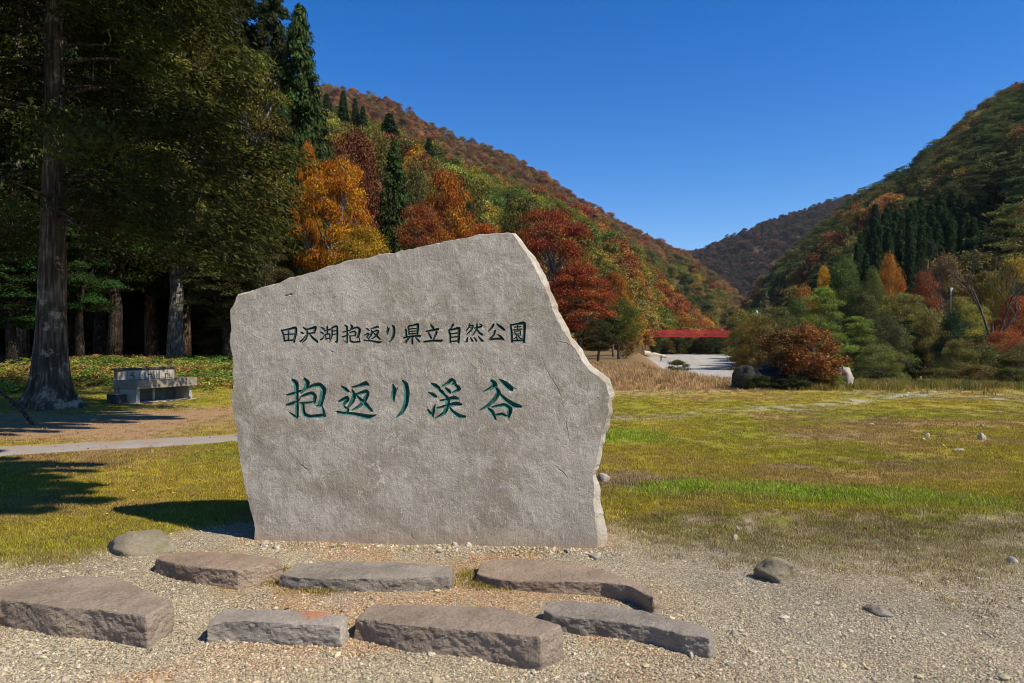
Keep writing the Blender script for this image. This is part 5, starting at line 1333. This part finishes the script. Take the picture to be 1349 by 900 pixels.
# ------------------------------------------------------------------ concrete washing trough
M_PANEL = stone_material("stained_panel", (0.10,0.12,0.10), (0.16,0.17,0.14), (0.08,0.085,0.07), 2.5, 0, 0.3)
def trough():
    o0 = G(180, 533); ax = Vector((0.46, 0.888, 0)); ay = Vector((-ax.y, ax.x, 0))
    rz = math.atan2(ax.y, ax.x); z0 = float(gz(o0.x, o0.y))
    root = empty("washing_trough", (o0.x, o0.y, z0), rz)       # local x along the front, local y to the back
    meta(root, "weathered concrete washing trough with backsplash wall on the left lawn", "trough")
    L = 1.62; D = 0.88
    m = MB(); m.box((L/2-0.03, D/2, 0.0), (L+0.25, D+0.1, 0.05)); m.build("base_slab", M_CONCP, root, bevel=0.008)
    m = MB(); m.box((0.05, D*0.42, 0.20), (0.10, D*0.80, 0.36)); m.build("support", M_CONCP, root, bevel=0.008)
    m = MB(); m.box((L-0.05, D*0.42, 0.20), (0.10, D*0.80, 0.36)); m.build("support", M_CONCP, root, bevel=0.008)
    m = MB(); m.box((L/2, D*0.72, 0.20), (L-0.21, 0.10, 0.355)); m.build("rear_panel", M_PANEL, root, bevel=0.006)
    m = MB()   # basin with a real hollow
    t_, zb, zt, fy = 0.09, 0.382, 0.60, -0.10
    m.box((L/2, (D+fy)/2, zb+0.03), (L+0.12, D-fy, 0.06))
    m.box((L/2, fy+t_/2, (zb+0.06+zt)/2), (L+0.12, t_, zt-zb-0.06)); m.box((-0.06+t_/2, (D+fy+t_)/2, (zb+0.06+zt)/2), (t_, D-fy-t_, zt-zb-0.06))
    m.box((L+0.06-t_/2, (D+fy+t_)/2, (zb+0.06+zt)/2), (t_, D-fy-t_, zt-zb-0.06))
    m.build("basin", M_CONC, root, bevel=0.008)
    m = MB(); m.box((L/2-0.02, D-0.06, 0.44), (L+0.02, 0.16, 0.80)); bw = m.build("backsplash", M_CONC, root, bevel=0.008)
    for i in range(9):
        m = MB(); m.box((0.14+i*0.165, D-0.148, 0.70), (0.155, 0.02, 0.22)); m.build("tile", M_CONCP, bw, bevel=0.004)
    m = MB(); m.box((L/2-0.02, D-0.06, 0.865), (L+0.12, 0.24, 0.05)); cap = m.build("cap", M_CAP, root, bevel=0.008)
    for x in (0.62, 1.14):
        m = MB(); m.box((x, D-0.08, 0.897), (0.16, 0.09, 0.012)); m.build("soap_tray", M_WHITE, cap, bevel=0.003)
    M_TAP = plain("tarnished_brass", (0.22,0.18,0.12), 0.35, 0.5, 0.8)
    for x in (0.32, 0.82, 1.32):
        m = MB(); m.tube([(x,D-0.14,0.70),(x,D-0.26,0.70),(x,D-0.30,0.66),(x,D-0.30,0.62)], [0.016,0.016,0.015,0.014], 8); m.tube([(x,D-0.22,0.70),(x,D-0.22,0.76)], [0.012,0.012], 6); m.box((x,D-0.22,0.77), (0.07,0.016,0.016)); m.build("tap", M_TAP, root, True)
    m = MB(); m.tube([(L*0.45,D*0.45,0.03),(L*0.45,D*0.45,0.385)], [0.035,0.035], 10); m.build("drain_pipe", M_WHITE, root, True)
    m = MB(); m.box((-0.20, D*0.62, 0.13), (0.24, 0.40, 0.22)); st = m.build("side_block", M_CAP, root, bevel=0.01)
    m = MB(); m.box((-0.20, D*0.62, 0.255), (0.27, 0.43, 0.02)); m.build("lid", M_CONCP, st, bevel=0.004)
trough()
m = MB(); a, b = G(48, 562), G(-12, 505, 0.75)
m.tube([a-Vector((0,0,0.05)), a.lerp(b, 0.35)+Vector((0,0,0.05)), a.lerp(b, 0.7), b+Vector((-0.8,0.4,0.25))], [0.035,0.04,0.035,0.03], 7)
base = Vector((a.x, a.y, 0)); m.v = [tuple(Vector(v)-base) for v in m.v]
o = m.build("fallen_branch", M_BARK, None, True); o.location = base; meta(o, "leaning dead branch in front of the huge cedar trunk", "branch")

# unseen cedars left of frame, their boughs shaped to throw the left lawn's shadows
def shade_tree(tx0, ty0, tips, h0, h1, label, seed):
    root = empty("cedar_tree", (tx0, ty0, 0)); meta(root, label, "tree", GRV)
    mb = MB(); mb.tube([(0,0,-.3),(0,0,1),(0.05,0,6),(0,0.05,10),(0,0,13)], [0.55,0.36,0.28,0.16,0.05], 14)
    rng = np.random.default_rng(seed); C, N, T, A = [], [], [], []
    sx, sy = sdir.x/sdir.z, sdir.y/sdir.z
    for bi, (gy, tx) in enumerate(tips):
        for rep_ in range(2):
            h = rng.uniform(h0, h1)+rep_*1.2; x0 = tx+rng.uniform(-.2,.1); x1 = x0-rng.uniform(3.2, 5.0)
            a = np.array([x0+sx*h-tx0, gy+sy*h-ty0, h]); b = np.array([x1+sx*h-tx0, gy+sy*h-ty0+rng.normal()*.15, h+0.5])
            r0 = np.array([0, 0, min(h+0.6, 12.5)])
            mb.tube([r0.tolist(), ((a+b)/2).tolist(), a.tolist()], [0.07, 0.045, 0.012], 5, False); mb.tube([((a+b)/2).tolist(), b.tolist()], [0.04, 0.015], 4, False)
            for q in range(15):
                f = q/14; c = a*(1-f)+b*f; nl = int(60+120*f); rr = 0.14+0.26*f**0.6
                d = rng.normal(size=(nl, 3)); d /= np.linalg.norm(d, axis=1)[:, None]
                C.append(c+d*(rng.random(nl)**.5)[:, None]*rr*np.array([1.5,1,.8])); N.append(d*.8+np.array([0,0,.6])+.4*rng.normal(size=(nl,3))); A.append(np.tile([1.0,0.2,-.2],(nl,1))); T.append(rng.uniform(.3,.6)+.15*rng.normal(size=nl))
    mb.build("trunk", M_BARK, root, True)
    c = obj("crown", crown_mesh("crown", np.concatenate(C), np.concatenate(N), 0.24, 0.11, np.concatenate(T), rng, M_LEAF, np.concatenate(A)), root); c.color = (0.04,0.06,0.016,1)
shade_tree(-2.6, 0.5, [(6.4,-4.4),(6.8,-4.2),(7.15,-4.5),(7.5,-4.6),(7.9,-5.2),(8.35,-5.4),(8.85,-5.5),(9.3,-6.9),(9.9,-7.6)], 6.6, 8.4, "unseen cedar beside the viewpoint, its boughs set to shade the near left lawn", 31)
shade_tree(-6.0, 4.4, [(11.6,-8.7),(12.1,-8.1),(12.6,-8.0),(13.1,-8.2),(13.6,-7.6),(14.1,-6.9),(14.4,-7.2),(14.9,-8.2),(15.4,-8.6),(15.9,-8.9),(16.4,-9.2),(17.0,-9.4),(17.6,-9.6),(18.3,-9.8)], 9.2, 11.5, "unseen cedar left of the viewpoint, its boughs set to shade the ground round the huge trunk", 37)

# ------------------------------------------------------------------ ground cover: grass, gravel, leaves
def tuft_mesh(seed, nb, h, spread, wd, mat):
    rng = np.random.default_rng(seed); V, F, T = [], [], []
    for i in range(nb):
        a = rng.uniform(0, 6.283); r = spread*math.sqrt(rng.random()); b = rng.uniform(0, 6.283); hh = h*rng.uniform(0.5, 1.2); ln = rng.uniform(0.1, 0.75)*hh
        p = np.array([r*math.cos(a), r*math.sin(a), -0.004]); t = np.array([math.cos(b), math.sin(b), 0]); s_ = np.array([-t[1], t[0], 0])*wd
        k = len(V); V += [p-s_, p+s_, p+t*ln*0.4+np.array([0,0,hh*0.65])+s_*0.7, p+t*ln*0.4+np.array([0,0,hh*0.65])-s_*0.7, p+t*ln+np.array([0,0,hh])]
        F += [(k,k+1,k+2,k+3),(k+3,k+2,k+4,k+4)]; T += [rng.uniform(0.2,0.8)]*2
    me = bpy.data.meshes.new("tuft"); me.from_pydata([tuple(v) for v in V], [], [f if f[2] != f[3] else f[:3] for f in F]); me.update(); me.materials.append(mat)
    at = me.attributes.new("tone", 'FLOAT', 'FACE'); at.data.foreach_set("value", np.array(T, np.float32)); return me
GC = proto_coll("grass_tuft", [tuft_mesh(400+i, 18, 0.024, 0.05, 0.0018, M_LEAFI) for i in range(4)])
DC = proto_coll("dry_tuft", [tuft_mesh(410+i, 30, 0.26, 0.26, 0.009, M_LEAFI) for i in range(3)])
def view_points(n, y0, y1, rng, pw=1.0, wide=0.86):
    """points thinning out with distance"""
    u = rng.random(n); Y = (y0**(-pw)+(y1**(-pw)-y0**(-pw))*u)**(-1/pw); X = rng.uniform(-wide, wide, n)*Y; return X, Y
def grass():
    rng = np.random.default_rng(90); X, Y = view_points(230000, 4.4, 34, rng, 1.0)
    col, g, grv, green, straw = ground_masks(X, Y)
    clump = sstep(-0.45, 0.3, fbm(X*2.2, Y*2.2, oct=3, seed=95))
    keep = (rng.random(len(X)) < g*(0.25+0.75*clump)*(1-0.5*straw)); keep &= ~((np.abs(X+0.7) < 1.5) & (np.abs(Y-5.65) < 0.3))
    # keep the path clear
    py = np.interp(X, [-16,-12,-9.5,-7.2,-4.8,-3.0,-1.2,0.3], [7.2,8.4,9.3,10.05,11.1,12.0,13.0,13.7]); keep &= ~((np.abs(Y-py) < 0.62) & (X < 0.4))
    X, Y, col, green = X[keep], Y[keep], col[keep], green[keep]
    ex = []
    for px, py, rx, ry, m in [(335,765,45,7,150),(420,778,40,4,70),(360,752,20,5,60),(650,772,40,5,110),(615,760,12,8,50),(440,720,60,3,16),(560,724,60,3,10),(700,728,60,4,18),(250,757,25,4,40),(760,640,20,20,20),(900,700,80,12,110),(1010,735,60,15,50),(1180,750,120,25,110),(1290,790,60,25,40),(60,735,60,10,160),(840,690,30,8,90)]:
        for _ in range(m):
            q = G(px+rng.normal()*rx*0.6, py+rng.normal()*ry*0.6); ex.append((q.x, q.y))
    ex = np.array(ex); X = np.concatenate([X, ex[:,0]]); Y = np.concatenate([Y, ex[:,1]]); col = np.concatenate([col, np.array([0.26,0.21,0.06])*(0.7+0.5*rng.random((len(ex), 1)))]); green = np.concatenate([green, np.zeros(len(ex))]); n = len(X)
    s = (0.75+0.55*rng.random(n))*(1+0.05*(Y-5))*(1+0.75*green)
    c = col*np.array([1.18,1.22,0.95])*(1+0.25*rng.normal(size=(n, 1))).clip(0.5, 1.7)
    dry = rng.random(n) < 0.22; c[dry] = np.array([0.34,0.25,0.10])*(0.7+0.5*rng.random((dry.sum(), 1)))
    o = scatter("grass", np.stack([X, Y, gz(X, Y)], 1), np.stack([np.zeros(n), np.zeros(n), rng.uniform(0, 6.283, n)], 1), np.stack([s, s, s*(0.7+0.6*rng.random(n))], 1), rng.integers(0, 4, n), c, GC)
    meta(o, "short olive and green grass covering the field", "grass", kind="stuff")
    # straw coloured tall grass on the river bank
    n = 5200; X = rng.uniform(0.5, 10.5, n); Y = rng.uniform(21, 47, n); k = (X > 0.085*Y-1) & (rng.random(n) < sstep(20.5, 27, Y)*sstep(11, 8, X)*sstep(-0.5, 0.2, fbm(X*.5, Y*.5, oct=3, seed=98)+.2)) & (X < 0.165*Y+5)
    X, Y = X[k], Y[k]; n = len(X); s = rng.uniform(0.6, 1.2, n)*(0.45+0.55*sstep(23, 30, Y))
    c = pal(n, [((0.52,0.36,0.18),5),((0.44,0.27,0.13),4),((0.26,0.21,0.06),2),((0.36,0.17,0.07),1.5)], rng)
    o = scatter("dry_grass", np.stack([X, Y, gz(X, Y)], 1), np.stack([np.zeros(n)]*2+[rng.uniform(0, 6.283, n)], 1), np.stack([s, s, s], 1), rng.integers(0, 3, n), c, DC)
    meta(o, "straw-coloured dry grass on the bank above the riverbed", "grass", kind="stuff")
    # weeds along the field edge on the right
    n = 1500; X = rng.uniform(9, 24, n); Y = field_edge(X)-1.5+rng.normal(size=n)*1.3; s = rng.uniform(0.35, 0.9, n)
    c = pal(n, [((0.22,0.19,0.04),4),((0.30,0.20,0.07),3),((0.12,0.13,0.03),3)], rng)
    o = scatter("weeds", np.stack([X, Y, gz(X, Y)], 1), np.stack([np.zeros(n)]*2+[rng.uniform(0, 6.283, n)], 1), np.stack([s, s, s], 1), rng.integers(0, 3, n), c, DC)
    meta(o, "yellowish weeds fringing the far edge of the right lawn", "weeds", kind="stuff")
grass()

def undergrowth():
    rng = np.random.default_rng(93); n = 2600
    X = rng.uniform(-22, -5, n); Y = rng.uniform(20.5, 36, n)
    k = (X > -0.8*Y-1) & (X < -0.34*Y) & (rng.random(n) < sstep(20.5, 23, Y+fbm(X*.6, Y*.6, oct=3, seed=4)*1.5)); X, Y = X[k], Y[k]; n = len(X)
    low = [broad_tree(420+i, H=1.0, D=1.2, z0=0.0, nclump=9, nleaf=24, L=0.13, flat=0.7, rclump=0.2, mat=M_LEAFI)[1] for i in range(3)]
    s = rng.uniform(0.35, 0.95, n)*0.62
    m = fbm(X*0.4, Y*0.4, oct=3, seed=41)
    c = np.where((m > 0.05)[:, None], pal(n, [((0.11,0.19,0.03),5),((0.20,0.23,0.04),3)], rng), pal(n, [((0.36,0.28,0.06),5),((0.34,0.19,0.06),3),((0.24,0.22,0.045),4)], rng))
    o = scatter("undergrowth", np.stack([X, Y, gz(X, Y)-0.03], 1), np.stack([np.zeros(n)]*2+[rng.uniform(0, 6.283, n)], 1), np.stack([s*1.3, s*1.3, s*0.8], 1), rng.integers(0, 3, n), c, proto_coll("low_plant", low))
    meta(o, "low green and ochre plants at the foot of the grove", "undergrowth", kind="stuff")
undergrowth()

def gravel():
    rng = np.random.default_rng(91); ms = []
    t = NT("gravel_stone"); ic = t.attr("col", 'INSTANCER'); t.bsdf(t.mix(1.0, ic, t.ramp(t.noise(t.coord(), 3, 3), [(0.3, .8), (0.7, 1.15)]), 'MULTIPLY'), 0.85, None, 0.2)
    for i in range(5):
        bm = bmesh.new(); bmesh.ops.create_icosphere(bm, subdivisions=1, radius=0.5)
        for v in bm.verts: v.co *= 1+0.28*rng.normal(); 
        for v in bm.verts: v.co.z *= 0.62
        me = bpy.data.meshes.new("gravel_stone"); bm.to_mesh(me); bm.free(); me.materials.append(t.m); ms.append(me)
    X, Y = view_points(190000, 2.6, 8.0, rng, 1.3, 0.84)
    col, g, grv, green, straw = ground_masks(X, Y)
    keep = rng.random(len(X)) < np.clip(grv*1.0+0.05, 0, 1)*(0.5+0.5*sstep(-0.3, 0.3, fbm(X*2, Y*2, oct=3, seed=52))); X, Y, col = X[keep], Y[keep], col[keep]; n = len(X)
    s = np.exp(rng.normal(math.log(0.0068), 0.42, n)).clip(0.005, 0.035)
    big = rng.random(n) < 0.006; s[big] *= 2.4
    e = 420; ex = rng.uniform(-2.15, 0.85, e); ey = 5.47-0.0735*(ex+2.07)-np.abs(rng.normal(size=e))*0.12-0.01; X = np.concatenate([X, ex]); Y = np.concatenate([Y, ey]); s = np.concatenate([s, np.exp(rng.normal(math.log(0.019), 0.4, e)).clip(0.008, 0.05)])
    col = np.concatenate([col, np.tile([0.42,0.34,0.24], (e, 1))]); n = len(X)
    c = pal(n, [((0.48,0.41,0.275),6),((0.40,0.33,0.215),5),((0.26,0.225,0.165),5),((0.60,0.53,0.39),1.6),((0.38,0.27,0.16),1.5)], rng)*0.65+0.35*col[:, :]
    o = scatter("gravel", np.stack([X, Y, gz(X, Y)+s*0.12], 1), rng.uniform(0, 6.283, (n, 3))*np.array([0.08,0.08,1]), np.stack([s*rng.uniform(.8,1.4,n), s, s], 1), rng.integers(0, 5, n), np.clip(c, .02, .8), proto_coll("gravel_stone", ms))
    meta(o, "fine tan and grey gravel around the laid stones", "gravel", kind="stuff")
    # stones and rubble on the far lawn and track
    X, Y = view_points(5200, 9, 32, rng, 0.6, 0.84); col, g, grv, green, straw = ground_masks(X, Y)
    keep = (X > 1) & (rng.random(len(X)) < np.clip(grv*0.9+0.10*sstep(0, .5, fbm(X*.4, Y*.4, oct=3, seed=22))*sstep(9, 14, X+Y*0.3), 0, 1)); X, Y = X[keep], Y[keep]; n = len(X)
    s = np.exp(rng.normal(math.log(0.045), 0.5, n)).clip(0.015, 0.16)
    c = pal(n, [((0.52,0.47,0.38),6),((0.42,0.38,0.31),4),((0.32,0.29,0.25),2)], rng)
    o = scatter("rubble", np.stack([X, Y, gz(X, Y)+s*0.1], 1), rng.uniform(0, 6.283, (n, 3))*np.array([.08,.08,1]), np.stack([s*1.2, s, s], 1), rng.integers(0, 5, n), np.clip(c, .02, .8), proto_coll("rubble_stone", ms))
    meta(o, "pale rubble along the stony track over the right lawn", "rubble", kind="stuff")
gravel()
def fallen_leaves():
    rng = np.random.default_rng(92); V = np.array([(-.5,0,0),(0,-.32,.06),(.5,0,.02),(0,.32,.08)]); me = np_mesh("fallen_leaf", V, np.array([[0,1,2,3]]), M_LEAFI)
    a = me.attributes.new("tone", 'FLOAT', 'FACE'); a.data.foreach_set("value", np.array([.5], np.float32))
    X, Y = view_points(9000, 4.0, 24, rng, 0.8, 0.86)
    dens = np.where(X < -1.5, 0.55*sstep(5.2, 7, Y)+0.012, 0.012+0.03*sstep(6, 8, Y)); keep = rng.random(len(X)) < dens*(0.3+0.7*sstep(-.2, .4, fbm(X, Y, oct=3, seed=33))); X, Y = X[keep], Y[keep]; n = len(X)
    s = rng.uniform(0.025, 0.055, n); c = pal(n, [((0.34,0.13,0.05),4),((0.25,0.09,0.04),4),((0.42,0.27,0.10),2),((0.40,0.10,0.04),1)], rng)
    o = scatter("fallen_leaves", np.stack([X, Y, gz(X, Y)+0.022], 1), np.stack([rng.normal(size=n)*.3, rng.normal(size=n)*.3, rng.uniform(0, 6.283, n)], 1), np.stack([s]*3, 1), np.zeros(n), np.clip(c, .01, .7), proto_coll("fallen_leaf", [me]))
    meta(o, "brown and reddish fallen leaves scattered over the lawn", "leaves", kind="stuff")
fallen_leaves()

# ------------------------------------------------------------------ thin valley haze
def haze():
    m_ = MB(); m_.box((0, 0, 320), (8400, 8400, 656)); t = NT("haze")
    v = t.n("ShaderNodeVolumePrincipled"); v.inputs['Density'].default_value = 0.000035
    v.inputs['Color'].default_value = (0.80, 0.88, 1.0, 1); v.inputs['Anisotropy'].default_value = 0.1
    t.l(v.outputs[0], t.out.inputs['Volume'])
    o = m_.build("haze", t.m); o.display_type = 'WIRE'
    meta(o, "thin bluish haze filling the valley", "haze", kind="stuff")
haze()
